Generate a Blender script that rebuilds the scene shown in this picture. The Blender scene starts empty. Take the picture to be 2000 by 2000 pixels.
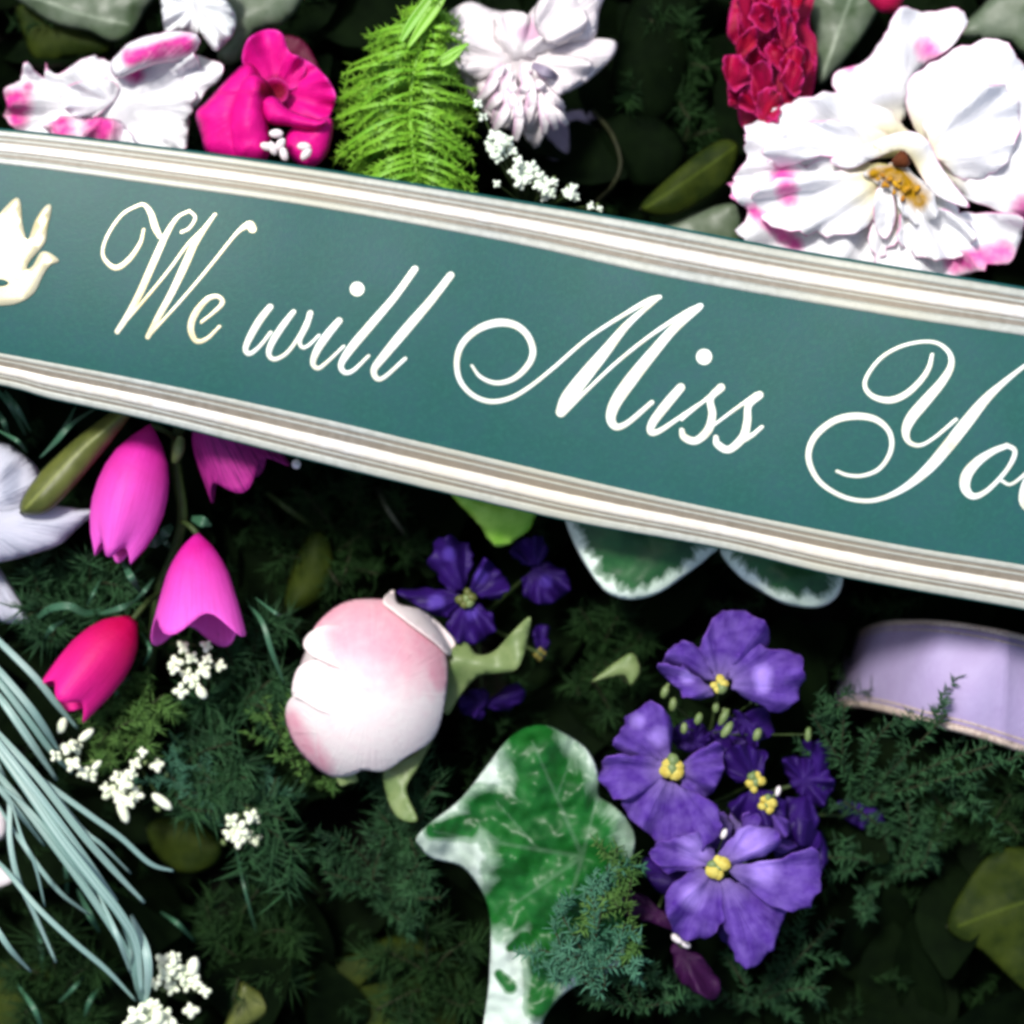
import bpy, bmesh, math, random
import numpy as np
from mathutils import Vector, Matrix, noise
from mathutils.geometry import delaunay_2d_cdt
random.seed(7)
sc = bpy.context.scene
COL = sc.collection
R = math.radians

# ------------------------------------------------------------------ camera
PU = 0.00016          # metres per photo pixel (2000 px frame) on the plane z = Z0
Z0 = 0.12
ZC = Z0 + 0.85
cam = bpy.data.cameras.new("camera")
cam_o = bpy.data.objects.new("camera", cam)
COL.objects.link(cam_o)
cam_o.location = (0, 0, ZC)
cam.sensor_width = 36
cam.lens = 18 / (0.16 / 0.85)
cam.clip_start = 0.01
cam.clip_end = 50
cam.dof.use_dof = True
cam.dof.focus_distance = 0.85
cam.dof.aperture_fstop = 5.0
sc.camera = cam_o

# ------------------------------------------------------------------ light
w = bpy.data.worlds.new("World")
sc.world = w
w.use_nodes = True
nt = w.node_tree
bg = nt.nodes["Background"]
sky = nt.nodes.new("ShaderNodeTexSky")
sky.sky_type = 'NISHITA'
sky.sun_disc = False
SUN_EL, SUN_AZ = 63, -35      # azimuth measured from +Y towards +X
sky.sun_elevation = R(SUN_EL)
sky.sun_rotation = R(SUN_AZ)
sky.air_density = 1.0
sky.dust_density = 3.0
nt.links.new(sky.outputs[0], bg.inputs[0])
bg.inputs[1].default_value = 0.09
sun = bpy.data.lights.new("sun", 'SUN')
sun.energy = 2.6
sun.angle = R(9)
sun.color = (1.0, 0.965, 0.92)
sun_o = bpy.data.objects.new("sun", sun)
COL.objects.link(sun_o)
d = Vector((math.sin(R(SUN_AZ)) * math.cos(R(SUN_EL)), math.cos(R(SUN_AZ)) * math.cos(R(SUN_EL)), math.sin(R(SUN_EL))))
sun_o.rotation_euler = d.to_track_quat('Z', 'Y').to_euler()
sun_o.location = d * 5
sc.view_settings.view_transform = 'Standard'
sc.view_settings.look = 'None'
sc.view_settings.exposure = 0.9
sc.cycles.filter_width = 3.3
sc.cycles.max_bounces = 6

# ------------------------------------------------------------------ helpers
class Crop:
    """converts coordinates read in an enlarged crop of the photo to photo pixels"""
    def __init__(s, x0, y0, k): s.x0, s.y0, s.k = x0, y0, k
    def __call__(s, pts): return [(s.x0 + p[0] / s.k, s.y0 + p[1] / s.k) + tuple(p[2:]) for p in pts]
    def p(s, x, y): return (s.x0 + x / s.k, s.y0 + y / s.k)
    def r(s, v): return v / s.k
cA = Crop(0, 0, 2.76); cB = Crop(600, 0, 2.76); cC = Crop(1250, 0, 2.576)
cF = Crop(0, 750, 2.972); cG = Crop(0, 1350, 2.972); cH = Crop(450, 850, 2.76)
cI = Crop(700, 1350, 2.972); cJ = Crop(1100, 1000, 3.22); cK = Crop(1150, 1400, 2.273)
cL = Crop(1400, 1100, 3.22); cM = Crop(0, 350, 3.864); cN = Crop(400, 450, 3.715)
cO = Crop(860, 550, 2.927); cQ = Crop(1500, 620, 3.864); cZ = Crop(0, 0, 0.966)

def P(px, py, z):
    s = (ZC - z) / (ZC - Z0)
    return Vector(((px - 1000) * PU * s, (1000 - py) * PU * s, z))

def lin(r, g, b, k=1.0):
    f = lambda c: (c / 255 / 12.92) if c <= 10 else ((c / 255 + 0.055) / 1.055) ** 2.4
    return (f(r) * k, f(g) * k, f(b) * k, 1)

def tag(o, label=None, cat=None, group=None, kind=None):
    if label: o['label'] = label
    if cat: o['category'] = cat
    if group: o['group'] = group
    if kind: o['kind'] = kind
    return o

def thing(name, label, cat, at=(0, 0, 0), group=None):
    o = bpy.data.objects.new(name, None)
    o.empty_display_size = 0.01
    COL.objects.link(o)
    o.location = at
    return tag(o, label, cat, group)

def link(name, me, mat, parent=None, solid=0.0, smooth=True):
    if mat and not me.materials: me.materials.append(mat)
    if smooth:
        me.polygons.foreach_set('use_smooth', [True] * len(me.polygons))
    o = bpy.data.objects.new(name, me)
    COL.objects.link(o)
    if parent:
        o.parent = parent
        off = Vector(parent.location)
        if parent.parent: off += Vector(parent.parent.location)
        o.location = (0, 0, 0)
        me.transform(Matrix.Translation(-off))
    if solid:
        m = o.modifiers.new('thickness', 'SOLIDIFY')
        m.thickness = solid
        m.offset = -1
    return o

def catmull(pts, n=6, closed=True):
    a = np.array(pts, float)
    N = len(a)
    out = []
    rng = range(N) if closed else range(N - 1)
    for i in rng:
        if closed:
            p0, p1, p2, p3 = a[(i - 1) % N], a[i], a[(i + 1) % N], a[(i + 2) % N]
        else:
            p1, p2 = a[i], a[i + 1]
            p0 = a[i - 1] if i > 0 else 2 * p1 - p2
            p3 = a[i + 2] if i + 2 < N else 2 * p2 - p1
        for j in range(n):
            t = j / n
            out.append(0.5 * ((2 * p1) + (-p0 + p2) * t + (2 * p0 - 5 * p1 + 4 * p2 - p3) * t * t + (-p0 + 3 * p1 - 3 * p2 + p3) * t ** 3))
    if not closed: out.append(a[-1])
    return np.array(out)

def seg_dist(pts, poly):
    best = np.full(len(pts), 1e9)
    n = len(poly)
    for i in range(n):
        a, b = poly[i], poly[(i + 1) % n]
        ab = b - a
        L = (ab ** 2).sum() + 1e-9
        t = np.clip(((pts - a) @ ab) / L, 0, 1)
        dd = np.sqrt(((pts - (a + t[:, None] * ab)) ** 2).sum(1))
        best = np.minimum(best, dd)
    return best

def capsules(pts, caps):
    """largest of the soft spots / strokes (x, y, r [, x2, y2, r2]); 1 inside, 0 well outside"""
    out = np.zeros(len(pts))
    for c in caps:
        if len(c) == 3: c = c + c
        a, b = np.array(c[:2], float), np.array(c[3:5], float)
        ab = b - a
        L = (ab ** 2).sum()
        t = np.clip(((pts - a) @ ab) / L, 0, 1) if L > 1e-6 else np.zeros(len(pts))
        r = c[2] + (c[5] - c[2]) * t
        dd = np.sqrt(((pts - (a + t[:, None] * ab)) ** 2).sum(1))
        out = np.maximum(out, np.clip(1.5 - dd / r, 0, 1))
    return out

def sheet(name, outline, mat, parent, z=0.09, step=None, spots=(), solid=0.00022, veins=(), smoothn=5, back=None,
          center=None, k=0.0, dome=0.0, ruf=0.0, rfreq=9, lump=0.0, wav=0.0, seed=0, zfun=None):
    """A leaf or petal of the given outline as a curved, triangulated surface at its own height.
    k: slope away from center (rise per run), dome: rise of the middle, ruf: radial folds, lump: uneven surface (metres)."""
    poly = catmull(outline, smoothn) if smoothn > 1 else np.array(outline, float)
    if wav:
        ph = seed * 1.7
        c0 = poly.mean(0)
        for i in range(len(poly)):
            q = poly[i]
            nn = noise.noise(Vector((q[0] * .05 + ph, q[1] * .05, ph))) + .6 * noise.noise(Vector((q[0] * .13, q[1] * .13 + ph, ph)))
            dv = q - c0
            poly[i] = q + dv / (np.linalg.norm(dv) + 1e-6) * wav * nn
    mn, mx = poly.min(0), poly.max(0)
    size = mx - mn
    if step is None: step = max(3.0, min(size) / 16, max(size) / 34)
    xs = np.arange(mn[0], mx[0], step)
    ys = np.arange(mn[1], mx[1], step * .87)
    g = np.array([(x + (step / 2 if j % 2 else 0), y) for j, y in enumerate(ys) for x in xs])
    # inside test
    ins = np.zeros(len(g), bool)
    n = len(poly)
    for i in range(n):
        a, b = poly[i], poly[(i + 1) % n]
        c = ((a[1] > g[:, 1]) != (b[1] > g[:, 1]))
        with np.errstate(divide='ignore', invalid='ignore'):
            xi = (b[0] - a[0]) * (g[:, 1] - a[1]) / (b[1] - a[1]) + a[0]
        ins ^= c & (g[:, 0] < xi)
    g = g[ins]
    if len(g): g = g[seg_dist(g, poly) > step * .4]
    allp = np.vstack([poly, g]) if len(g) else poly
    vs, _, fs, _, _, _ = delaunay_2d_cdt([Vector(p) for p in allp], [], [list(range(n))], 1, 1e-4)
    pts = np.array([tuple(v) for v in vs])
    ed = seg_dist(pts, poly)
    dmax = ed.max() + 1e-6
    e = np.clip(ed / dmax, 0, 1)
    c = np.array(center if center is not None else pts.mean(0), float)
    dv = pts - c
    rad = np.sqrt((dv ** 2).sum(1))
    rmax = rad.max() + 1e-6
    ang = np.arctan2(dv[:, 1], dv[:, 0])
    co = []
    for i, q in enumerate(pts):
        if zfun: zz = zfun(q[0], q[1], e[i])
        else:
            zz = z + k * rad[i] * PU + dome * math.sqrt(max(0, 1 - (1 - e[i]) ** 2))
        if ruf:
            zz += ruf * (rad[i] / rmax) ** 1.3 * (math.sin(ang[i] * rfreq + seed) + .7 * math.sin(ang[i] * rfreq * 2.3 + seed * 2.1) * (1 - e[i]))
        if lump:
            zz += lump * noise.noise(Vector((q[0] * .014 + seed * 3.1, q[1] * .014, seed)))+ lump * .14 * noise.noise(Vector((q[0] * .05 + seed * 3.1, q[1] * .05, seed)))
        co.append(P(q[0], q[1], zz))
    me = bpy.data.meshes.new(name)
    faces = []
    for f in fs:
        f = list(f)
        a, b, cc = pts[f[0]], pts[f[1]], pts[f[2]]
        ar = (b[0] - a[0]) * (cc[1] - a[1]) - (b[1] - a[1]) * (cc[0] - a[0])
        faces.append(f if ar < 0 else f[::-1])      # image y runs down, so flip to face up
    me.from_pydata(co, [], faces)
    t = capsules(pts, spots) if spots else np.zeros(len(pts))
    vn = capsules(pts, veins) if veins else np.zeros(len(pts))
    for nm, arr in (('vein', vn), ('edge', ed * PU * 1000), ('tint', t), ('rad', rad / rmax), ('ang', ang)):
        at = me.attributes.new(nm, 'FLOAT', 'POINT')
        at.data.foreach_set('value', arr.astype(np.float32))
    return link(name, me, mat, parent, solid)

def tube(name, pts, mat, parent=None, sides=6, flat=1.0):
    """round or flattened stem through (px, py, z, radius_px)"""
    c = catmull(pts, 5, closed=False)
    pos = [P(p[0], p[1], p[2]) for p in c]
    vs, fs = [], []
    up = Vector((0.13, 0.21, 1)).normalized()
    for i, p in enumerate(pos):
        t = (pos[min(i + 1, len(pos) - 1)] - pos[max(i - 1, 0)])
        if t.length < 1e-9: t = Vector((0, 1, 0))
        t.normalize()
        a = t.cross(up)
        if a.length < 1e-4: a = Vector((1, 0, 0))
        a.normalize()
        b = a.cross(t)
        r = c[i][3] * PU
        for s in range(sides):
            th = 2 * math.pi * s / sides
            vs.append(p + a * (math.cos(th) * r) + b * (math.sin(th) * r * flat))
    for i in range(len(pos) - 1):
        for s in range(sides):
            fs.append((i * sides + s, i * sides + (s + 1) % sides, (i + 1) * sides + (s + 1) % sides, (i + 1) * sides + s))
    fs.append(tuple(range(sides))[::-1])
    fs.append(tuple((len(pos) - 1) * sides + s for s in range(sides)))
    me = bpy.data.meshes.new(name)
    me.from_pydata(vs, [], fs)
    return link(name, me, mat, parent)

def blade(name, pts, mat, parent=None, crease=0.14, solid=0.0003, seed=0):
    """grass-like blade: strip with a V crease, (px, py, z, halfwidth_px)"""
    c = catmull(pts, 7, closed=False)
    vs, fs, tt = [], [], []
    for i in range(len(c)):
        a = c[max(i - 1, 0)][:2]
        b = c[min(i + 1, len(c) - 1)][:2]
        t = b - a
        t = t / (np.linalg.norm(t) + 1e-9)
        nx, ny = -t[1], t[0]
        x, y, zz, hw = c[i]
        for s in (-1, -.5, 0, .5, 1):
            vs.append(P(x + nx * hw * s, y + ny * hw * s, zz + abs(s) * hw * PU * crease))
            tt.append(s)
    for i in range(len(c) - 1):
        for s in range(4):
            q = i * 5 + s
            fs.append((q, q + 1, q + 6, q + 5))
    me = bpy.data.meshes.new(name)
    me.from_pydata(vs, [], fs)
    if me.polygons[0].normal.z < 0: me.flip_normals()
    at = me.attributes.new('tint', 'FLOAT', 'POINT')
    at.data.foreach_set('value', np.array(tt, np.float32))
    return link(name, me, mat, parent, solid)

def revolve(name, a, b, za, zb, prof, mat, parent, lobes=5, lobe=0.0, nt_=16, ns=40, ripple=0.0, phase=0.0, solid=0.0004, flare=0.0):
    """bell: axis from a to b (photo px) with heights za, zb; prof = radii in px along it"""
    A, B = P(a[0], a[1], za), P(b[0], b[1], zb)
    ax = B - A
    L = ax.length
    ax.normalize()
    u = ax.cross(Vector((0, 0, 1))).normalized()
    v = u.cross(ax)
    pr = np.array(prof, float)
    xs = np.linspace(0, 1, len(pr))
    vs, fs, tt, av = [], [], [], []
    for i in range(nt_ + 1):
        t = i / nt_
        for s in range(ns):
            th = 2 * math.pi * s / ns
            lb = math.cos(lobes * th + phase)
            r = np.interp(t, xs, pr) * PU
            r *= 1 + ripple * lb * t
            tl = t * L * (1 + lobe * lb * t * t)
            vs.append(A + ax * tl + (u * math.cos(th) + v * math.sin(th)) * (r + flare * PU * max(0, t - .8) * 5))
            tt.append(t); av.append(th)
    for i in range(nt_):
        for s in range(ns):
            fs.append((i * ns + s, i * ns + (s + 1) % ns, (i + 1) * ns + (s + 1) % ns, (i + 1) * ns + s))
    me = bpy.data.meshes.new(name)
    me.from_pydata(vs, [], fs)
    for nm, arr in (('rad', tt), ('ang', av), ('tint', tt)):
        at = me.attributes.new(nm, 'FLOAT', 'POINT')
        at.data.foreach_set('value', np.array(arr, np.float32))
    # outward normals
    q = me.polygons[ns * (nt_ // 2)]
    mid = A + ax * (L * .5)
    if (q.center - mid).dot(q.normal) < 0: me.flip_normals()
    return link(name, me, mat, parent, solid)

def blob(name, px, py, z, r, mat, parent, stretch=1.0, ang=0.0, lobes=0, seed=0, rz=None):
    """small bud: lobed rounded body, r in px"""
    bm = bmesh.new()
    bmesh.ops.create_icosphere(bm, subdivisions=3 if r > 12 else 2, radius=1.0)
    for v in bm.verts:
        th = math.atan2(v.co.y, v.co.x)
        f = 1 + (.16 * math.cos(lobes * th + seed) * (1 - abs(v.co.z)) if lobes else 0) + .1 * noise.noise(v.co * 1.6 + Vector((seed, 0, 0)))
        v.co *= f
        v.co.x *= stretch
        if rz: v.co.z *= rz
    me = bpy.data.meshes.new(name)
    bm.to_mesh(me); bm.free()
    me.transform(Matrix.Translation(P(px, py, z)) @ Matrix.Rotation(ang, 4, 'Z') @ Matrix.Scale(r * PU, 4))
    return link(name, me, mat, parent)

# ------------------------------------------------------------------ materials
def newmat(name):
    m = bpy.data.materials.new(name)
    m.use_nodes = True
    return m, m.node_tree.nodes, m.node_tree.links, m.node_tree.nodes['Principled BSDF']

def mixc(ns, lk, fac, a, b):
    n = ns.new('ShaderNodeMix')
    n.data_type = 'RGBA'
    for s, v in ((n.inputs[0], fac), (n.inputs[6], a), (n.inputs[7], b)):
        if hasattr(v, 'is_output'): lk.new(v, s)
        else: s.default_value = v
    return n.outputs[2]

def noise_n(ns, lk, scale, detail=3, vec=None, rough=.55, dist=0.0):
    tc = ns.new('ShaderNodeTexCoord')
    n = ns.new('ShaderNodeTexNoise')
    n.inputs['Scale'].default_value = scale
    n.inputs['Detail'].default_value = detail
    n.inputs['Roughness'].default_value = rough
    n.inputs['Distortion'].default_value = dist
    lk.new(vec or tc.outputs['Object'], n.inputs['Vector'])
    return n.outputs['Fac']

def ramp(ns, lk, fac, lo, hi):
    n = ns.new('ShaderNodeMapRange')
    n.inputs[1].default_value = lo
    n.inputs[2].default_value = hi
    lk.new(fac, n.inputs[0])
    return n.outputs[0]

def math_n(ns, lk, op, a, b):
    n = ns.new('ShaderNodeMath')
    n.operation = op
    for s, v in ((n.inputs[0], a), (n.inputs[1], b)):
        if hasattr(v, 'is_output'): lk.new(v, s)
        else: s.default_value = v
    return n.outputs[0]

def attr(ns, name):
    n = ns.new('ShaderNodeAttribute')
    n.attribute_name = name
    return n.outputs['Fac']

def bump(ns, lk, h, bsdf, strength=.3, dist=.0006):
    n = ns.new('ShaderNodeBump')
    n.inputs['Strength'].default_value = strength
    n.inputs['Distance'].default_value = dist
    lk.new(h, n.inputs['Height'])
    lk.new(n.outputs[0], bsdf.inputs['Normal'])
    return n.outputs[0]

def translucent(m, ns, lk, bs, color, amount, nrm=None):
    out = ns['Material Output']
    tr = ns.new('ShaderNodeBsdfTranslucent')
    if hasattr(color, 'is_output'): lk.new(color, tr.inputs[0])
    else: tr.inputs[0].default_value = color
    if nrm: lk.new(nrm, tr.inputs['Normal'])
    mx = ns.new('ShaderNodeMixShader')
    mx.inputs[0].default_value = amount
    lk.new(bs.outputs[0], mx.inputs[1])
    lk.new(tr.outputs[0], mx.inputs[2])
    lk.new(mx.outputs[0], out.inputs[0])

def petal_mat(name, base, tint=None, var=None, rough=.55, spec=.25, trans=.25, edge=None, edge_w=1.2, vein=0, vein_col=None,
              nscale=140, sharp=.9, streak=.25, grad=None, throat=None, tlo=.26):
    """petal cloth/skin: own colour, blotches where 'tint' is painted, coloured rim, radial veins"""
    m, ns, lk, bs = newmat(name)
    nz = noise_n(ns, lk, nscale, 4)
    c = mixc(ns, lk, ramp(ns, lk, nz, .3, .75), base, var or tuple(x * .8 for x in base[:3]) + (1,))
    if grad is not None:
        c = mixc(ns, lk, ramp(ns, lk, attr(ns, 'rad'), .15, .95), c, grad)
    cv = ns.new('ShaderNodeCombineXYZ')
    lk.new(attr(ns, 'ang'), cv.inputs[0])
    lk.new(attr(ns, 'rad'), cv.inputs[1])
    mp = ns.new('ShaderNodeMapping')
    mp.inputs['Scale'].default_value = (9, 1.2, 1)
    lk.new(cv.outputs[0], mp.inputs[0])
    st = noise_n(ns, lk, 2.2, 3, mp.outputs[0])
    if vein:
        c = mixc(ns, lk, math_n(ns, lk, 'MULTIPLY', ramp(ns, lk, st, .45, .7), vein), c, vein_col)
    if edge is not None:
        ee = math_n(ns, lk, 'ADD', attr(ns, 'edge'), math_n(ns, lk, 'MULTIPLY', math_n(ns, lk, 'SUBTRACT', nz, .5), edge_w * 3.5))
        c = mixc(ns, lk, ramp(ns, lk, ee, edge_w, 0.0), c, edge)
    if throat is not None:
        c = mixc(ns, lk, ramp(ns, lk, attr(ns, 'rad'), .42, .08), c, throat)
    if tint is not None:
        n2 = noise_n(ns, lk, 260, 3)
        tt = math_n(ns, lk, 'ADD', attr(ns, 'tint'), math_n(ns, lk, 'MULTIPLY', math_n(ns, lk, 'SUBTRACT', n2, .5), .7))
        c = mixc(ns, lk, ramp(ns, lk, tt, max(.5 - sharp / 2, tlo), .5 + sharp / 2), c, tint)
    lk.new(c, bs.inputs['Base Color'])
    bs.inputs['Roughness'].default_value = rough
    bs.inputs['Specular IOR Level'].default_value = spec
    h = math_n(ns, lk, 'ADD', math_n(ns, lk, 'MULTIPLY', st, streak * 4), math_n(ns, lk, 'MULTIPLY', noise_n(ns, lk, 600, 3), .5))
    nr = bump(ns, lk, h, bs, .5, .0007)
    if trans: translucent(m, ns, lk, bs, c, trans, nr)
    return m

def plain_mat(name, base, var=None, rough=.6, spec=.25, nscale=200, metal=0, bstr=.3, trans=0, sheen=0):
    m, ns, lk, bs = newmat(name)
    nz = noise_n(ns, lk, nscale, 4)
    c = mixc(ns, lk, ramp(ns, lk, nz, .3, .72), base, var or tuple(x * .65 for x in base[:3]) + (1,))
    lk.new(c, bs.inputs['Base Color'])
    bs.inputs['Roughness'].default_value = rough
    bs.inputs['Specular IOR Level'].default_value = spec
    bs.inputs['Metallic'].default_value = metal
    if bstr: bump(ns, lk, noise_n(ns, lk, nscale * 3, 3), bs, bstr, .0005)
    if trans: translucent(m, ns, lk, bs, c, trans)
    return m

def leaf_mat(name, base, var, cream=None, edge_w=1.6, rough=.45, spec=.35, sharp=.35, use_tint=False, nscale=120, vein=.15):
    """leaf; cream rim of ragged width (edge) or cream ground with green where 'tint' is (use_tint)"""
    m, ns, lk, bs = newmat(name)
    nz = noise_n(ns, lk, nscale, 4)
    g = mixc(ns, lk, ramp(ns, lk, nz, .3, .7), base, var)
    c = g
    if cream is not None:
        cv = ns.new('ShaderNodeCombineXYZ')
        lk.new(attr(ns, 'ang'), cv.inputs[0]); lk.new(attr(ns, 'rad'), cv.inputs[1])
        mp = ns.new('ShaderNodeMapping'); mp.inputs['Scale'].default_value = (3, 1.6, 1)
        lk.new(cv.outputs[0], mp.inputs[0])
        st = noise_n(ns, lk, 2.6, 4, mp.outputs[0])
        cr = mixc(ns, lk, ramp(ns, lk, noise_n(ns, lk, 55, 4), .42, .72), cream, tuple(a * .5 + b * .5 for a, b in zip(cream[:3], base[:3])) + (1,))
        midc = tuple(a * .38 + b * .62 for a, b in zip(cream[:3], base[:3])) + (1,)
        if use_tint:
            tt = math_n(ns, lk, 'ADD', attr(ns, 'tint'), math_n(ns, lk, 'MULTIPLY', math_n(ns, lk, 'SUBTRACT', st, .5), .55))
            tt = math_n(ns, lk, 'ADD', tt, math_n(ns, lk, 'MULTIPLY', math_n(ns, lk, 'SUBTRACT', noise_n(ns, lk, 160, 3), .5), .5))
            c = mixc(ns, lk, ramp(ns, lk, tt, .22, .40), cr, midc)
            c = mixc(ns, lk, ramp(ns, lk, tt, .48, .48 + sharp), c, g)
            c = mixc(ns, lk, math_n(ns, lk, 'MULTIPLY', attr(ns, 'vein'), .2), c, midc)
        else:
            ee = math_n(ns, lk, 'SUBTRACT', attr(ns, 'edge'), math_n(ns, lk, 'MULTIPLY', ramp(ns, lk, st, .35, .8), edge_w * 2.6))
            c = mixc(ns, lk, ramp(ns, lk, ee, edge_w * .3, edge_w * .9), cr, midc)
            c = mixc(ns, lk, ramp(ns, lk, ee, edge_w * .8, edge_w * 2.2), c, g)
    else:
        c = mixc(ns, lk, math_n(ns, lk, 'MULTIPLY', ramp(ns, lk, attr(ns, 'tint'), .3, .9), .5), c, tuple(min(1, a * 1.9) for a in base[:3]) + (1,))
    lk.new(c, bs.inputs['Base Color'])
    bs.inputs['Roughness'].default_value = rough
    bs.inputs['Specular IOR Level'].default_value = spec
    nr = bump(ns, lk, noise_n(ns, lk, 420, 4), bs, .1, .0005)
    translucent(m, ns, lk, bs, c, .15, nr)
    return m

def blade_mat(name, base, var, rough=.45, spec=.4):
    m, ns, lk, bs = newmat(name)
    s = math_n(ns, lk, 'MULTIPLY', attr(ns, 'tint'), 2.6)
    cv = ns.new('ShaderNodeCombineXYZ'); lk.new(s, cv.inputs[0])
    oi = ns.new('ShaderNodeObjectInfo'); lk.new(oi.outputs['Random'], cv.inputs[1])
    nz = noise_n(ns, lk, 2.2, 2, cv.outputs[0])
    c = mixc(ns, lk, ramp(ns, lk, nz, .35, .65), base, var)
    c = mixc(ns, lk, ramp(ns, lk, oi.outputs['Random'], .2, 1.5), c, var)
    c = mixc(ns, lk, ramp(ns, lk, noise_n(ns, lk, 45, 4), .5, .85), c, tuple(a * .55 for a in base[:3]) + (1,))
    lk.new(c, bs.inputs['Base Color'])
    bs.inputs['Roughness'].default_value = rough
    bs.inputs['Specular IOR Level'].default_value = spec
    translucent(m, ns, lk, bs, c, .12)
    return m

KX = 0.62    # shown brightness -> base colour
M = {}
# ribbon
m, ns, lk, bs = newmat('green_satin')
tc = ns.new('ShaderNodeTexCoord')
c = mixc(ns, lk, ramp(ns, lk, noise_n(ns, lk, 60, 4), .3, .7), (.007, .068, .058, 1), (.012, .068, .072, 1))
c = mixc(ns, lk, ramp(ns, lk, noise_n(ns, lk, 700, 2), .45, .75), c, (.011, .084, .070, 1))
lk.new(c, bs.inputs['Base Color'])
bs.inputs['Roughness'].default_value = .46
bs.inputs['Specular IOR Level'].default_value = .2
mp = ns.new('ShaderNodeMapping'); mp.inputs['Scale'].default_value = (1, 1, 1)
lk.new(tc.outputs['Object'], mp.inputs[0])
bump(ns, lk, noise_n(ns, lk, 1500, 2, mp.outputs[0]), bs, .25, .0002)
M['satin'] = m
def foil(name, base, var, rough, metal, nscale):
    m, ns, lk, bs = newmat(name)
    c = mixc(ns, lk, ramp(ns, lk, noise_n(ns, lk, nscale, 3), .35, .7), base, var)
    c = mixc(ns, lk, ramp(ns, lk, noise_n(ns, lk, 14, 2), .35, .7), c, tuple(x * y for x, y in zip(base[:3], (1, .93, .78))) + (1,))
    lk.new(c, bs.inputs['Base Color'])
    bs.inputs['Roughness'].default_value = rough
    bs.inputs['Metallic'].default_value = metal
    bump(ns, lk, noise_n(ns, lk, 900, 3), bs, .2, .0003)
    return m
M['foil'] = foil('pale_gold_foil', (.66, .645, .61, 1), (.54, .50, .43, 1), .4, .15, 300)
M['foil_letter'] = foil('letter_foil', (.66, .74, .73, 1), (.56, .54, .38, 1), .38, .2, 160)
M['foil_reflection'] = foil('letter_foil_gold_reflection', (.66, .64, .50, 1), (.52, .42, .15, 1), .36, .25, 110)  # golden reflection on the left letters and dove mixed into the foil colour
M['foil_dull'] = foil('dull_gold_weave', (.185, .165, .135, 1), (.12, .105, .08, 1), .55, .15, 420)
M['foil_grey'] = foil('silver_green_thread', (.36, .385, .36, 1), (.27, .29, .265, 1), .5, .15, 380)

white = (.88, .885, .90, 1)
pink = lin(238, 75, 172, .85)
M['white_pink'] = petal_mat('white_petal_pink_rim', white, tint=pink, var=(.84, .85, .88, 1), edge=lin(246, 150, 205, .9), edge_w=.22, streak=.35, sharp=1.1, trans=.3, rough=.75, spec=.1)
M['white_throat'] = petal_mat('white_petal_yellow_throat', white, tint=lin(240, 95, 185, .88), var=(.84, .85, .88, 1), edge=lin(246, 150, 205, .9), edge_w=.22, streak=.35, sharp=1.2, throat=lin(238, 226, 140, .8), trans=.3, rough=.75, spec=.1)
M['white_yellow'] = petal_mat('yellow_throat_petal', white, tint=lin(208, 160, 26, .7), streak=.5, sharp=1.0, trans=.3, rough=.8, spec=.1)
M['white_petal'] = petal_mat('white_petal', white, var=(.72, .76, .74, 1), tint=lin(240, 190, 220))
M['yellow'] = plain_mat('ochre_stamen', lin(212, 165, 30, .75), lin(175, 110, 25, .7), rough=.8)
M['brown'] = plain_mat('brown_stigma', lin(95, 45, 10, .8), rough=.8)
M['magenta'] = petal_mat('magenta_petal', lin(244, 16, 156, .9), var=lin(232, 4, 142, .82), tint=lin(150, 0, 50, .7), edge=lin(250, 60, 185, .8), edge_w=.6, trans=.3, streak=.2)
M['magenta_dark'] = petal_mat('deep_magenta_petal', lin(120, 0, 60, .6), var=lin(90, 0, 45, .6), trans=.2)
M['crimson'] = petal_mat('crimson_petal', lin(205, 0, 80, .7), var=lin(160, 0, 50, .6), tint=lin(210, 0, 62, .6), edge=lin(225, 45, 130, .7), edge_w=.8, streak=.4, trans=.2)
M['blush'] = petal_mat('blush_white_petal', (.88, .84, .84, 1), var=(.86, .79, .81, 1), tint=lin(240, 200, 225, .8), streak=.5, trans=.35)
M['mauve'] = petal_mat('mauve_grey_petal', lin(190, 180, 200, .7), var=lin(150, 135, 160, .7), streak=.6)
M['lily'] = petal_mat('lily_petal', (.56, .57, .66, 1), var=(.50, .52, .60, 1), streak=.7, tint=(.34, .36, .45, 1))
M['lime'] = blade_mat('lime_frond', lin(158, 216, 62, .78), lin(112, 186, 40, .72))
M['lime_fringe'] = plain_mat('lime_fringe', lin(165, 222, 70, .72), lin(125, 195, 50, .68), rough=.6, nscale=80, bstr=0, trans=.2)
M['lime_leaf'] = leaf_mat('lime_leaf', lin(170, 220, 90, .95), lin(130, 195, 50, .85))
M['greenwhite'] = plain_mat('greenish_white_bud', (.72, .78, .68, 1), (.55, .66, .52, 1), nscale=500)
M['creambud'] = plain_mat('cream_bud', (.78, .80, .66, 1), (.58, .66, .44, 1), nscale=350)
M['fox'] = petal_mat('foxglove_pink', lin(244, 45, 190, .8), var=lin(238, 25, 165, .75), grad=lin(252, 105, 225, .85), vein=.25, vein_col=lin(215, 10, 140, .7), trans=.3, streak=.10)
M['fox_red'] = petal_mat('foxglove_rose_red', lin(232, 5, 105, .78), var=lin(215, 0, 80, .75), grad=lin(250, 35, 160, .8), vein=.25, vein_col=lin(200, 0, 90, .7), trans=.3, streak=.10)
M['fox_dark'] = petal_mat('foxglove_purple_pink', lin(205, 55, 160, .7), var=lin(190, 40, 150, .7), vein=1.0, vein_col=lin(120, 15, 105, .6), trans=.2, streak=.6)
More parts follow.
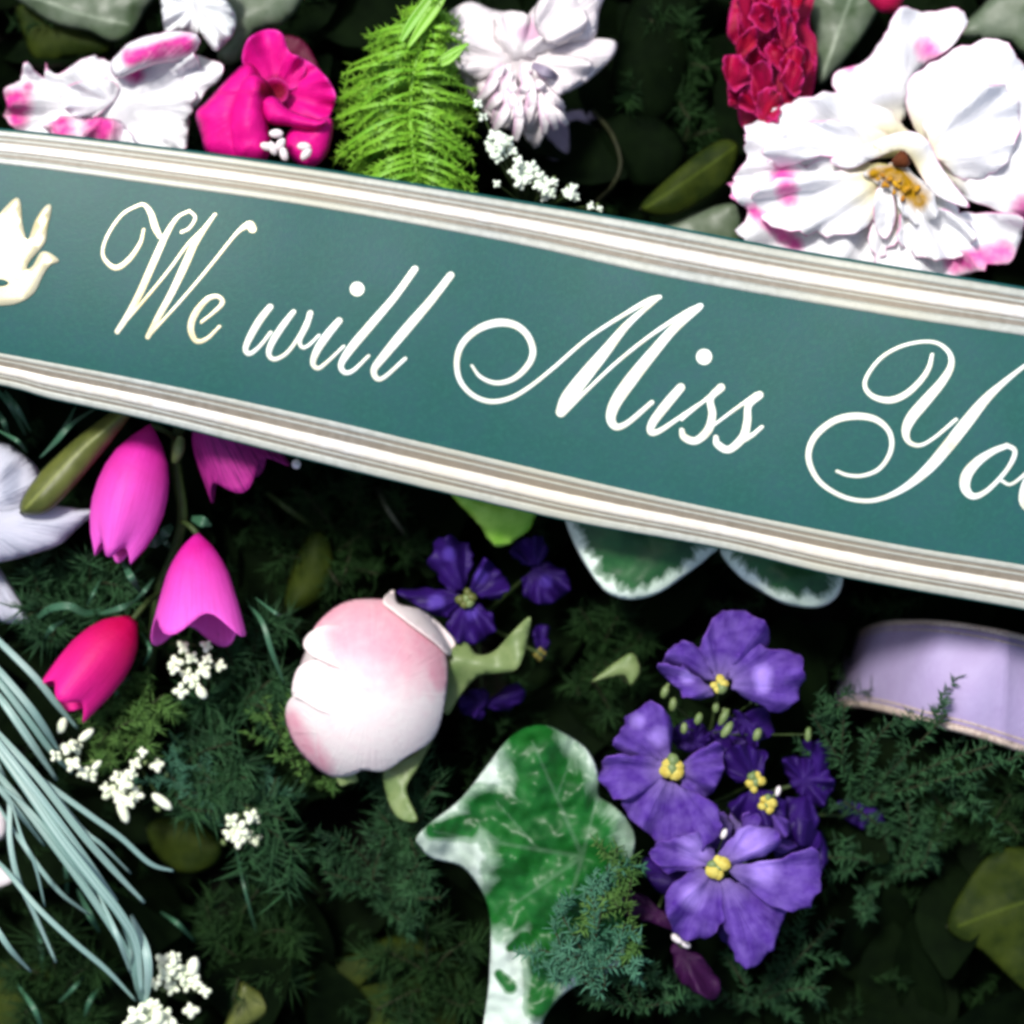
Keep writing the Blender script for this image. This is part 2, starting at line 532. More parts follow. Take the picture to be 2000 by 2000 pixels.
M['rose'] = petal_mat('rose_white', (.85, .79, .77, 1), var=(.84, .74, .74, 1), tint=lin(241, 160, 184, .85), streak=.2, tlo=.02, sharp=1.7, trans=.3, edge=(.84, .74, .70, 1), edge_w=.5)
M['rose_pink'] = petal_mat('rose_pink', lin(244, 200, 214, .85), var=lin(240, 186, 204, .82), tint=lin(236, 150, 175, .8), streak=.06, sharp=1.3, trans=.3, edge=(.84, .78, .76, 1), edge_w=.7)
M['violet'] = petal_mat('violet_petal', lin(92, 30, 188, .46), var=lin(72, 18, 158, .42), tint=lin(190, 160, 255, .9), edge=lin(145, 90, 220, .55), edge_w=.4, trans=.25, sharp=2.2, streak=.4, spec=.1, throat=lin(150, 130, 200, .5), tlo=-.25)  # tint paints the petal highlights into the colour
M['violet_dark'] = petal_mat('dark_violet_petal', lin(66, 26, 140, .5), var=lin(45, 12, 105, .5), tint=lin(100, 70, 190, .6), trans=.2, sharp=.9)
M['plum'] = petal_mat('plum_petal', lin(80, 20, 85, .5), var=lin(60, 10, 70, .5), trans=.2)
M['yolk'] = plain_mat('pale_yellow_eye', lin(215, 205, 105, .75), lin(190, 165, 60, .7), nscale=600)
M['sepal'] = leaf_mat('sepal', lin(150, 170, 110, .6), lin(120, 150, 85, .55))
M['vari'] = leaf_mat('variegated_leaf', lin(40, 92, 48, 1.1), lin(24, 66, 34, 1.0), cream=(.80, .92, .80, 1), edge_w=1.7)
M['ivy'] = leaf_mat('ivy_leaf', lin(32, 122, 44, .62), lin(10, 92, 22, .54), cream=(.52, .61, .54, 1), use_tint=True, sharp=.35)
M['olive'] = leaf_mat('olive_leaf', lin(120, 128, 60, .6), lin(90, 100, 42, .6))
M['greygreen'] = leaf_mat('grey_green_leaf', lin(140, 154, 132, .55), lin(92, 116, 80, .5))
M['dark_leaf'] = leaf_mat('dark_leaf', lin(66, 80, 22, .55), lin(34, 52, 14, .5), rough=.65, spec=.08)
M['deep_leaf'] = leaf_mat('deep_leaf', lin(20, 36, 14, .42), lin(9, 22, 8, .4), rough=.8, spec=.03)  # green darkened so the colour itself carries the shade of the gaps
M['stem'] = plain_mat('green_stem', lin(78, 100, 50, .5), lin(55, 75, 35, .5), rough=.6)
M['stem_dark'] = plain_mat('dark_stem', lin(62, 66, 40, .45), lin(40, 44, 28, .45), rough=.7, spec=.15)
M['stem_grey'] = plain_mat('grey_stem', lin(120, 128, 105, .5), rough=.7)
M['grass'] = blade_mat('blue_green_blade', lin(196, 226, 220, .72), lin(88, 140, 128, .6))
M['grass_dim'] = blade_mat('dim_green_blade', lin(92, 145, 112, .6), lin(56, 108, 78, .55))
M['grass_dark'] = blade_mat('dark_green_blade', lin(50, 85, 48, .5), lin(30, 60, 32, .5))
M['needle'] = plain_mat('dark_needle', lin(66, 116, 70, .52), lin(28, 66, 40, .48), rough=.6, spec=.2, nscale=80, bstr=0)
M['needle_blue'] = plain_mat('blue_green_needle', lin(92, 152, 122, .55), lin(55, 115, 86, .55), rough=.55, spec=.25, nscale=80, bstr=0)
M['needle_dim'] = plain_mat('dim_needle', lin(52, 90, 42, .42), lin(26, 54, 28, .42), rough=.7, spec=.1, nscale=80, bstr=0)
M['needle_green'] = plain_mat('green_needle', lin(108, 152, 74, .56), lin(62, 108, 46, .52), rough=.6, spec=.2, nscale=80, bstr=0)
M['lavender'] = petal_mat('lavender_satin', lin(205, 190, 235, .62), var=lin(198, 180, 228, .6), rough=.6, spec=.25, trans=.1, streak=0)
M['cord'] = plain_mat('cream_pink_cord', lin(232, 216, 200, .72), lin(190, 165, 155, .62), nscale=900, bstr=.6)
M['soil'] = plain_mat('shade_dark_soil', (.010, .010, .008, 1), (.005, .005, .004, 1), rough=.95, spec=.05, nscale=90, bstr=.6)  # soil near black: shade below the flowers put into its colour
M['pearl'] = plain_mat('pearl', (.8, .8, .8, 1), rough=.25, spec=.5, bstr=0)

# ------------------------------------------------------------------ ground and the bed of foliage
bm = bmesh.new()
bmesh.ops.create_grid(bm, x_segments=80, y_segments=80, size=1.5)
for v in bm.verts:
    v.co.z = .012 * noise.noise(v.co * 9) - .012
me = bpy.data.meshes.new('soil')
bm.to_mesh(me); bm.free()
tag(link('soil', me, M['soil']), kind='structure', label='soil under the flowers, coloured near black for shade')

def leaf_proto(w=.32, n=5):
    """one simple pointed leaf, unit length along +X, folded on the midrib"""
    vs, fs = [], []
    for i in range(n + 1):
        t = i / n
        hw = w * math.sin(math.pi * min(1, t * .96 + .02)) ** .8
        for s in (-1, 0, 1):
            vs.append(Vector((t, hw * s, .12 * abs(s) * hw / w - .25 * t * t)))
    for i in range(n):
        for s in range(2):
            q = i * 3 + s
            fs.append((q, q + 3, q + 4, q + 1))
    return vs, fs

def scatter_leaves(name, count, ext, z0, z1, l0, l1, mat, label, cat, seed, keep=None):
    rnd = random.Random(seed)
    pv, pf = leaf_proto()
    V, Fc = [], []
    for _ in range(count):
        x, y = rnd.uniform(-ext, ext), rnd.uniform(-ext, ext)
        if keep and not keep(x, y): continue
        z = rnd.uniform(z0, z1)
        L = rnd.uniform(l0, l1)
        m4 = Matrix.Translation((x, y, z)) @ Matrix.Rotation(rnd.uniform(0, 6.28), 4, 'Z') @ Matrix.Rotation(rnd.uniform(-.9, .5), 4, 'Y') @ Matrix.Rotation(rnd.uniform(-.7, .7), 4, 'X') @ Matrix.Scale(L, 4)
        b = len(V)
        V += [m4 @ v for v in pv]
        Fc += [tuple(b + i for i in f) for f in pf]
    me = bpy.data.meshes.new(name)
    me.from_pydata(V, [], Fc)
    return tag(link(name, me, mat), label, cat, kind='stuff')
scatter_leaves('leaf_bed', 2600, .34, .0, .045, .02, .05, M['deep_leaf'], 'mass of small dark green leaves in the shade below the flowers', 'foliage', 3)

def needles(name, sprays, mat, parent, seed, nl=(30, 70), w=2.2):
    """feathery needles along curved twigs: each spray = list of (px, py, z)"""
    rnd = random.Random(seed)
    V, Fc = [], []
    for sp in sprays:
        c = catmull(sp, 8, closed=False)
        for i in range(len(c) - 1):
            a, b = P(*c[i]), P(*c[i + 1])
            t = (b - a)
            nn = max(2, int(t.length / PU / 3.2))
            if t.length < 1e-9: continue
            t = t.normalized()
            for j in range(nn):
                o = a.lerp(b, rnd.random())
                rv = Vector((rnd.gauss(0, 1), rnd.gauss(0, 1), rnd.gauss(0, .7)))
                rv = (rv - t * rv.dot(t)).normalized()
                dr = (rv + t * rnd.uniform(.1, 1.1)).normalized()
                L = rnd.uniform(*nl) * PU
                s = dr.cross(Vector((0.1, 0.2, 1))).normalized() * (w * .5 * PU)
                u = s.cross(dr).normalized() * (w * .5 * PU)
                k0 = len(V)
                mid = o + dr * (L * .5) + Vector((0, 0, rnd.uniform(-.1, .1) * L))
                V += [o + s, o - s * .5 + u, o - s * .5 - u, mid + s, mid - s * .5 + u, mid - s * .5 - u, o + dr * L]
                Fc += [(k0, k0 + 1, k0 + 4, k0 + 3), (k0 + 1, k0 + 2, k0 + 5, k0 + 4), (k0 + 2, k0, k0 + 3, k0 + 5),
                       (k0 + 3, k0 + 4, k0 + 6), (k0 + 4, k0 + 5, k0 + 6), (k0 + 5, k0 + 3, k0 + 6)]
    me = bpy.data.meshes.new(name)
    me.from_pydata(V, [], Fc)
    o = link(name, me, mat, parent)
    o['kind'] = 'stuff'
    return o

rb_ = random.Random(77)
bed = []
for _ in range(420):
    x, y, a_ = rb_.uniform(-150, 2150), rb_.uniform(-150, 2150), rb_.uniform(0, 6.28)
    L_ = rb_.uniform(50, 140)
    z_ = rb_.uniform(.018, .05)
    bed.append([(x, y, z_), (x + math.cos(a_) * L_ * .5, y + math.sin(a_) * L_ * .5, z_ + .006), (x + math.cos(a_ + .3) * L_, y + math.sin(a_ + .3) * L_, z_ + rb_.uniform(-.008, .012))])
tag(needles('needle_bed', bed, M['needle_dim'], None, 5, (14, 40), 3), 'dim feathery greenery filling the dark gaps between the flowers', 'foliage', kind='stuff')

def fern_sprig(label, root, tips, z0, z1, mat, seed, nl=(26, 60), w=2.4, twig=True, sub=3):
    """feathery sprig: twigs from root to each tip, side twigs with needles"""
    rnd = random.Random(seed)
    t = thing('feathery_fern_sprig', label, 'fern sprig', P(root[0], root[1], z0))
    sprays = []
    for tp in tips:
        mid = ((root[0] + tp[0]) / 2 + rnd.uniform(-25, 25), (root[1] + tp[1]) / 2 + rnd.uniform(-25, 25), (z0 + z1) / 2 + .006)
        main = [(root[0], root[1], z0), mid, (tp[0], tp[1], z1)]
        sprays.append(main)
        tube('twig', [(p[0], p[1], p[2], 2.4) for p in main], M['stem_dark'], t, sides=5)
        for s in range(sub):
            f = rnd.uniform(.3, .95)
            bx = root[0] + (tp[0] - root[0]) * f
            by = root[1] + (tp[1] - root[1]) * f
            dx, dy = tp[0] - root[0], tp[1] - root[1]
            L = math.hypot(dx, dy) * rnd.uniform(.25, .5)
            an = math.atan2(dy, dx) + rnd.choice((-1, 1)) * rnd.uniform(.5, 1.1)
            zb = z0 + (z1 - z0) * f
            sprays.append([(bx, by, zb), (bx + math.cos(an) * L * .5, by + math.sin(an) * L * .5, zb + .004), (bx + math.cos(an + .2) * L, by + math.sin(an + .2) * L, zb + rnd.uniform(-.006, .008))])
    needles('needle_foliage', sprays, mat, t, seed, nl, w)
    return t

# ------------------------------------------------------------------ green banner ribbon
TOP = [(-700, 200), (-300, 236), (0, 255), (310, 290), (621, 333), (1000, 394), (1250, 436), (1560, 494), (2000, 566), (2300, 618), (2700, 690)]
TOPI = [(-700, 262), (-300, 298), (0, 320), (310, 361), (621, 404), (1000, 462), (1326, 546), (1743, 620), (2000, 643), (2300, 690), (2700, 765)]
BOTI = [(-700, 570), (-300, 636), (0, 690), (310, 749), (621, 816), (850, 870), (1326, 979), (1743, 1062), (2000, 1104), (2300, 1158), (2700, 1230)]
BOT = [(-700, 630), (-300, 696), (0, 751), (101, 778), (303, 822), (650, 909), (993, 990), (1150, 1024), (1410, 1070), (1648, 1126), (2000, 1189), (2300, 1246), (2700, 1320)]
def curve_fn(pts):
    c = catmull(pts, 10, closed=False)
    return lambda x: float(np.interp(x, c[:, 0], c[:, 1]))
fT, fTi, fBi, fB = (curve_fn(p) for p in (TOP, TOPI, BOTI, BOT))
fTi = curve_fn([(-700, 262), (-300, 298), (0, 320), (310, 361), (621, 405), (1000, 474), (1326, 545), (1743, 617), (2000, 643+12), (2300, 700), (2700, 775)])
def rz(x, v):
    z = .118 + .010 * math.sin((x + 200) / 2600 * math.pi) + .004 * math.sin(x / 330 + 1)
    z += .0009 * noise.noise(Vector((x * .0035, v * 1.6, 5)))+ .0035 * (1 - (2 * v - 1) ** 2)                       # slightly bowed across
    for e0, s in ((-120, -1), (2150, 1)):                     # bends down beyond the frame
        q = (x - e0) * s
        if q > 0: z -= .085 * min(1, (q / 520)) ** 1.6
    return z
def vv(x, y): return (y - fT(x)) / (fB(x) - fT(x))
def strip(name, f0, f1, a0, a1, mat, parent, lift, nv=6, nx=260, th=.00025, jit=0.0):
    """strip of the ribbon between fractions a0..a1 of the space between curves f0 and f1"""
    vs, fs = [], []
    for i in range(nx + 1):
        x = -640 + 3280 * i / nx
        y0, y1 = f0(x), f1(x)
        for j in range(nv + 1):
            y = y0 + (y1 - y0) * (a0 + (a1 - a0) * j / nv)
            if jit and j in (0, nv): y += jit * noise.noise(Vector((x * .06, a0 * 31 + j, 3)))
            vs.append(P(x, y, rz(x, vv(x, y)) + lift))
    for i in range(nx):
        for j in range(nv):
            q = i * (nv + 1) + j
            fs.append((q, q + 1, q + nv + 2, q + nv + 1))
    me = bpy.data.meshes.new(name)
    me.from_pydata(vs, [], fs)
    if me.polygons[len(fs) // 2].normal.z < 0: me.flip_normals()
    return link(name, me, mat, parent, th)
rib = thing('ribbon_banner', 'wide dark green ribbon with pale gold borders, printed We will Miss You', 'ribbon', P(1000, 700, .128))
strip('band', fT, fB, -0.009, 1.004, M['satin'], rib, 0, nv=24, th=.0004)
for f0, f1, flip in ((fT, fTi, 0), (fBi, fB, 1)):
    strip('woven_border', f0, f1, 0, 1, M['foil_dull'], rib, .0001, nv=8)
    rows = [(.0, .17, 'foil_grey', .0002), (.23, .29, 'foil_grey', .0002), (.36, .62, 'foil', .0003), (.66, .70, 'foil_grey', .0002), (.80, 1.0, 'foil_grey', .0002)]
    if flip: rows = [(.0, .13, 'foil_grey', .0002), (.20, .25, 'foil_grey', .0002), (.40, .66, 'foil', .0003), (.70, .75, 'foil_grey', .0002), (.82, 1.0, 'foil_grey', .0002)]
    for a0, a1, mk, lf in rows:
        strip('border_stripe', f0, f1, a0, a1, M[mk], rib, lf, nv=3, jit=.7)

def LW(wd):
    """half width of a pen stroke: hairlines thinner, shades kept"""
    return max(2.7, wd * .355 * (wd / 21) ** .38)
def stroke(pts, V, Fc, crop, nseg=8):
    c = catmull(crop(pts), nseg, closed=False)
    k = crop.k
    n = len(c)
    b0 = len(V)
    for i in range(n):
        a = c[max(i - 1, 0)][:2]; b = c[min(i + 1, n - 1)][:2]
        t = b - a
        t = t / (np.linalg.norm(t) + 1e-9)
        hw = LW(c[i][2] / k)
        nx, ny = -t[1], t[0]
        for s in (-1, -.4, .4, 1):
            x, y = c[i][0] + nx * hw * s, c[i][1] + ny * hw * s
            V.append(P(x, y, rz(x, vv(x, y)) + .00012 + (.00004 if abs(s) < .5 else 0)))
    for i in range(n - 1):
        for s in range(3):
            q = b0 + i * 4 + s
            Fc.append((q, q + 1, q + 5, q + 4))
    for i, dirn in ((0, -1), (n - 1, 1)):          # round ends
        t = (c[1][:2] - c[0][:2]) if i == 0 else (c[-1][:2] - c[-2][:2])
        t = t / (np.linalg.norm(t) + 1e-9) * dirn
        hw = LW(c[i][2] / k)
        nv_ = len(V)
        ctr = c[i][:2]
        for j in range(7):
            th = -math.pi / 2 + math.pi * j / 6
            x = ctr[0] + (t[0] * math.cos(th) - t[1] * math.sin(th)) * hw
            y = ctr[1] + (t[1] * math.cos(th) + t[0] * math.sin(th)) * hw
            V.append(P(x, y, rz(x, vv(x, y)) + .00012))
        Fc.append(tuple(range(nv_, nv_ + 7)))
def letter(crop, strokes, dot=None, name='letter', label=None, mat='foil_letter'):
    V, Fc = [], []
    for s in strokes: stroke(s, V, Fc, crop)
    if dot:
        b = len(V)
        cx, cy = crop.p(dot[0], dot[1])
        for j in range(20):
            th = 2 * math.pi * j / 20
            x, y = cx + math.cos(th) * dot[2] / crop.k / 2, cy + math.sin(th) * dot[2] / crop.k / 2
            V.append(P(x, y, rz(x, vv(x, y)) + .00014))
        Fc.append(tuple(range(b, b + 20)))
    me = bpy.data.meshes.new(name)
    me.from_pydata(V, [], Fc)
    bm = bmesh.new(); bm.from_mesh(me)
    for f in bm.faces:
        f.normal_update()
        if f.normal.z < 0: f.normal_flip()
    bm.to_mesh(me); bm.free()
    o = link(name, me, M[mat], rib)
    if label: o['label'] = label
    return o
letter(cM, [
    [(1085, 380, 36), (1060, 480, 46), (980, 600, 56), (880, 670, 58), (800, 620, 50), (775, 540, 42), (820, 410, 40), (920, 270, 38), (1030, 205, 40), (1090, 195, 46), (1140, 260, 64), (1170, 360, 72), (1205, 430, 60)],
    [(1430, 240, 26), (1340, 290, 44), (1260, 410, 62), (1180, 580, 72), (1060, 850, 74), (970, 1020, 70), (885, 1150, 60)],
    [(1430, 240, 24), (1475, 290, 24), (1430, 370, 24), (1370, 400, 22)],
    [(890, 1140, 40), (1100, 900, 34), (1280, 680, 34), (1420, 490, 36), (1540, 370, 40), (1625, 265, 30)],
    [(1620, 270, 40), (1480, 470, 70), (1400, 640, 78), (1300, 850, 72), (1200, 1030, 68), (1115, 1190, 58)],
    [(1115, 1190, 44), (1300, 990, 38), (1450, 820, 36), (1600, 640, 36), (1760, 440, 40), (1830, 370, 56), (1885, 345, 82), (1905, 375, 84)]], label='script capital W', mat='foil_reflection')
letter(cM, [[(1520, 1080, 34), (1620, 1000, 44), (1680, 930, 54), (1640, 885, 50), (1560, 910, 60), (1470, 1020, 72), (1440, 1130, 70), (1480, 1220, 58), (1560, 1205, 48), (1660, 1110, 36)]], mat='foil_reflection')
letter(cN, [
    [(475, 555, 66), (400, 650, 74), (330, 770, 70), (295, 860, 60), (325, 895, 52), (395, 845, 44), (480, 740, 44)],
    [(645, 590, 56), (560, 700, 68), (485, 820, 68), (465, 900, 58), (510, 935, 50), (600, 885, 46), (690, 760, 46), (765, 610, 50)],
    [(765, 600, 64), (740, 690, 58), (690, 800, 50), (710, 850, 44), (760, 830, 40), (830, 760, 36)]])
letter(cN, [[(975, 655, 70), (880, 770, 80), (810, 880, 74), (785, 965, 60), (825, 1000, 50), (900, 945, 42), (1010, 840, 36)]], dot=(1105, 425, 105))
letter(cN, [[(1525, 280, 70), (1380, 480, 74), (1200, 690, 84), (1065, 850, 84), (990, 970, 66), (1015, 1030, 56), (1080, 1015, 48), (1190, 910, 40)]])
letter(cN, [[(1785, 325, 74), (1640, 510, 82), (1450, 730, 92), (1300, 910, 84), (1228, 1010, 70), (1250, 1075, 58), (1310, 1060, 48), (1455, 930, 46)]])
letter(cO, [
    [(180, 480, 28), (230, 545, 36), (320, 580, 42), (420, 555, 46), (500, 480, 52), (530, 400, 54), (500, 310, 54), (430, 250, 58), (330, 235, 62), (220, 270, 58), (130, 350, 54), (95, 450, 50), (110, 560, 46), (180, 645, 44), (280, 685, 44), (390, 670, 42), (500, 610, 38), (640, 500, 36), (850, 320, 34), (1050, 190, 38), (1190, 110, 48), (1255, 88, 40)],
    [(1255, 90, 30), (1080, 235, 56), (950, 390, 78), (830, 535, 94), (730, 665, 96), (690, 745, 78)],
    [(700, 750, 56), (840, 620, 36), (1000, 470, 34), (1200, 310, 36), (1400, 180, 44), (1490, 138, 44)],
    [(1480, 145, 56), (1330, 275, 68), (1200, 425, 80), (1080, 575, 90), (1000, 695, 84), (975, 780, 72), (1005, 830, 58), (1075, 805, 48), (1210, 690, 42)]], label='script capital M')
letter(cO, [[(1375, 605, 66), (1290, 705, 72), (1215, 805, 66), (1205, 860, 56), (1260, 850, 46), (1400, 755, 36), (1480, 700, 32)]], dot=(1508, 430, 92))
letter(cO, [[(1380, 790, 28), (1480, 705, 34), (1590, 620, 44)], [(1605, 605, 64), (1545, 670, 56), (1555, 760, 62), (1530, 850, 66), (1460, 910, 60), (1395, 890, 58), (1380, 850, 46)]])
letter(cO, [[(1565, 820, 28), (1700, 720, 34), (1810, 645, 44)], [(1825, 648, 62), (1762, 710, 56), (1755, 800, 62), (1730, 890, 66), (1650, 960, 60), (1585, 930, 58), (1575, 890, 46)], [(1700, 925, 46), (1780, 880, 42), (1840, 830, 34)]])
letter(cQ, [
    [(1240, 280, 46), (1215, 380, 58), (1150, 480, 64), (1040, 580, 70), (920, 625, 72), (800, 600, 62), (735, 530, 54), (750, 440, 48), (850, 310, 46), (990, 225, 44), (1150, 185, 44), (1280, 195, 48), (1370, 270, 58), (1380, 370, 72), (1310, 490, 88), (1180, 640, 104), (1080, 760, 104), (1040, 860, 86), (1065, 940, 60), (1150, 965, 48), (1260, 905, 44), (1420, 770, 48)],
    [(2200, 220, 40), (2060, 280, 42), (1932, 370, 48), (1780, 490, 66), (1640, 620, 94), (1500, 790, 114), (1350, 980, 112), (1200, 1150, 100), (1040, 1280, 76), (880, 1360, 58), (730, 1385, 54), (560, 1350, 54), (400, 1250, 58), (320, 1120, 64), (310, 1000, 68), (370, 880, 72), (500, 780, 72), (650, 745, 76), (800, 765, 70), (900, 840, 62), (935, 940, 58), (910, 1050, 56), (830, 1150, 52), (710, 1195, 48), (600, 1190, 46), (520, 1160, 42)]], label='script capital Y')
letter(cQ, [[(1800, 970, 62), (1700, 1010, 72), (1580, 1090, 92), (1500, 1190, 106), (1490, 1290, 96), (1550, 1350, 72), (1650, 1310, 58), (1780, 1180, 54), (1850, 1070, 58), (1860, 1000, 58), (1800, 965, 58)], [(1760, 1230, 46), (1830, 1260, 42), (1932, 1190, 46), (2000, 1120, 46)]])
letter(cQ, [[(2010, 1140, 80), (1940, 1270, 84), (1920, 1390, 72), (1980, 1450, 58), (2080, 1380, 52), (2180, 1240, 52)], [(2240, 1180, 80), (2170, 1330, 84), (2160, 1440, 70), (2230, 1480, 54), (2330, 1400, 40)]])
sheet('dove_print', cM([(-60, 330), (0, 255), (70, 180), (125, 140), (155, 180), (168, 330), (208, 460), (262, 320), (330, 215), (378, 190), (385, 240), (355, 370), (342, 470), (290, 540), (215, 630), (205, 680), (250, 650), (300, 560), (345, 545), (400, 572), (445, 618), (375, 650), (318, 735), (262, 850), (170, 920), (60, 950), (-80, 945), (-220, 860), (-420, 800), (-330, 740), (-230, 690), (-150, 600), (-110, 450)]),
      M['foil_reflection'], rib, smoothn=3, solid=.0002, zfun=lambda x, y, e: rz(x, vv(x, y)) + .00035)
sheet('wing_mark', cM([(-60, 760), (20, 755), (62, 780), (20, 805), (-60, 800)]), M['satin'], rib, solid=.0002, zfun=lambda x, y, e: rz(x, vv(x, y)) + .0007)

# ------------------------------------------------------------------ flowers
def stem_to_ground(parent, px, py, z, r=9, mat='stem', dx=20, dy=30):
    return tube('stem', [(px, py, z, r), (px + dx * .4, py + dy * .4, z * .55, r), (px + dx, py + dy, -.01, r * 1.1)], M[mat], parent)
def flower(name, label, cat, c, z, petals, mat, stem=True, pname='petal', **kw):
    t = thing(name, label, cat, P(c[0], c[1], z))
    for i, pt in enumerate(petals):
        o = dict(pt)
        out = o.pop('o')
        mt = o.pop('m', mat)
        lab = o.pop('label', None)
        nm = o.pop('n', pname)
        a = dict(kw); a.update(o)
        a.setdefault('seed', i + 1)
        a.setdefault('center', c)
        a['z'] = z + a.pop('dz', 0)
        p = sheet(nm, out, M[mt], t, **a)
        if lab: p['label'] = lab
    if stem: stem_to_ground(t, c[0], c[1], z - .002)
    return t

# big white flower, top right
cc = cC.p(1310, 850)
S = lambda crop, *sp: [tuple(crop.p(s[0], s[1]) + (crop.r(s[2]),)) + (tuple(crop.p(s[3], s[4]) + (crop.r(s[5]),)) if len(s) == 6 else ()) for s in sp]
t = flower('white_ruffled_flower', 'large white ruffled flower with pink edges and yellow centre, at the upper right', 'flower', cc, .080, [
    dict(o=cC([(980, 370), (1130, 310), (1230, 170), (1310, 40), (1420, 60), (1600, 40), (1645, 110), (1570, 230), (1430, 330), (1360, 430), (1330, 600), (1200, 640), (1020, 520)]), dz=-.004, k=.18, ruf=.003, rfreq=7, spots=S(cC, (1450, 250, 70), (1050, 320, 40)), wav=5),
    dict(o=cC([(1340, 430), (1500, 300), (1700, 205), (1850, 225), (1940, 330), (2120, 500), (2160, 800), (2050, 1060), (1900, 1090), (1650, 1000), (1480, 830), (1380, 640)]), dz=.001, k=.25, ruf=.004, rfreq=8, spots=S(cC, (1950, 1050, 80)), wav=9),
    dict(o=cC([(500, 690), (560, 640), (640, 560), (760, 510), (960, 470), (1180, 520), (1330, 640), (1330, 770), (1200, 800), (900, 850), (600, 900), (460, 940), (530, 780)]), dz=.0, k=.2, ruf=.004, rfreq=11, wav=15),
    dict(o=cC([(445, 940), (540, 880), (640, 820), (830, 815), (1100, 800), (1270, 840), (1300, 980), (1300, 1100), (1260, 1260), (1100, 1340), (900, 1300), (700, 1290), (500, 1210), (535, 1060), (470, 1010)]), dz=.006, k=.12, ruf=.0045, rfreq=10, spots=S(cC, (720, 890, 75), (740, 990, 55), (560, 1050, 32, 780, 1230, 48)), wav=14),
    dict(o=cC([(1180, 960), (1350, 1000), (1470, 930), (1560, 1020), (1640, 1070), (1900, 1080), (1905, 1190), (1840, 1320), (1650, 1370), (1500, 1400), (1250, 1380), (1150, 1250)]), dz=.008, k=.1, ruf=.0045, rfreq=11, spots=S(cC, (1580, 1330, 55, 1830, 1270, 65)), wav=15),
    dict(o=cC([(960, 800), (1150, 720), (1330, 660), (1440, 700), (1530, 860), (1660, 1040), (1500, 990), (1440, 930), (1330, 760), (1180, 800), (1050, 850)]), dz=.011, k=.18, ruf=.002, rfreq=6),
    dict(o=cC([(1190, 950), (1260, 960), (1290, 1080), (1240, 1200), (1180, 1130)]), dz=.014, k=.1, ruf=.002, rfreq=6),
    dict(o=cC([(620, 760), (760, 640), (960, 610), (1180, 640), (1290, 720), (1150, 790), (900, 790), (720, 840)]), dz=.007, k=.22, ruf=.005, rfreq=13, wav=12),
    dict(o=cC([(560, 1000), (700, 900), (900, 880), (1150, 870), (1230, 960), (1180, 1120), (980, 1180), (760, 1160), (640, 1120)]), dz=.011, k=.12, ruf=.005, rfreq=14, spots=S(cC, (740, 950, 60)), wav=13),
    dict(o=cC([(1420, 620), (1560, 480), (1760, 420), (1900, 520), (1880, 740), (1760, 880), (1600, 900), (1500, 780)]), dz=.006, k=.22, ruf=.005, rfreq=11, wav=12),
    dict(o=cC([(1300, 1080), (1420, 1020), (1560, 1080), (1680, 1160), (1640, 1280), (1450, 1300), (1320, 1240)]), dz=.012, k=.12, ruf=.005, rfreq=13, wav=12),
], 'white_throat', lump=.004)
sheet('throat_petal', cC([(1120, 870), (1200, 835), (1290, 815), (1360, 860), (1440, 930), (1500, 1010), (1490, 1090), (1400, 1130), (1320, 1080), (1270, 980), (1200, 930)]), M['white_yellow'], t, z=.0955, dome=.002, ruf=.002, rfreq=9, center=cC.p(1310, 830), step=3, wav=8,
      spots=S(cC, (1180, 870, 40, 1290, 880, 60), (1290, 880, 60, 1400, 1000, 62)))
blob('stigma', *cC.p(1315, 805), .099, 17, M['brown'], t, lobes=3, seed=2)
for i in range(14):
    a, b = random.uniform(1190, 1400), random.uniform(-50, 40)
    blob('anther', *cC.p(a, 880 + (a - 1120) * .42 + b), .099, random.uniform(3, 6), M['yellow'], t, stretch=1.6, ang=random.uniform(0, 3), seed=i)

# white and pink flower, top left
cc = cA.p(620, 560)
flower('white_pink_flower', 'white ruffled flower with bright pink rims peeking over the left end of the green ribbon', 'flower', cc, .078, [
    dict(o=cA([(40, 470), (100, 430), (140, 330), (180, 380), (240, 420), (250, 350), (290, 400), (470, 310), (620, 330), (660, 420), (600, 620), (450, 720), (200, 740), (60, 690), (30, 560)]), k=.15, ruf=.005, rfreq=12, spots=S(cA, (85, 560, 95), (100, 640, 60), (150, 470, 30)), wav=13),
    dict(o=cA([(560, 420), (700, 340), (900, 290), (1040, 270), (1070, 420), (1040, 560), (1010, 740), (960, 840), (700, 800), (540, 760), (560, 560)]), dz=.006, k=.05, ruf=.005, rfreq=12, spots=S(cA, (720, 400, 60)), wav=11),
    dict(o=cA([(590, 350), (680, 240), (800, 190), (950, 165), (1070, 190), (1065, 260), (1000, 320), (860, 345), (720, 390), (640, 420)]), dz=.012, k=.05, dome=.006, spots=S(cA, (700, 310, 50, 1000, 240, 60)), wav=3),
    dict(o=cA([(1030, 300), (1130, 320), (1200, 350), (1185, 430), (1110, 490), (1060, 570), (1000, 570), (990, 420)]), dz=.002, k=.1, ruf=.003),
    dict(o=cA([(250, 680), (340, 630), (460, 640), (560, 620), (680, 690), (720, 790), (560, 800), (380, 770), (260, 740)]), dz=.012, k=.0, dome=.004, ruf=.003, spots=S(cA, (330, 690, 80), (540, 690, 110)), wav=11),
    dict(o=cA([(320, 500), (430, 440), (560, 420), (640, 470), (600, 560), (480, 640), (360, 600)]), dz=.008, k=.3, ruf=.003, rfreq=9),
], 'white_pink', lump=.004)
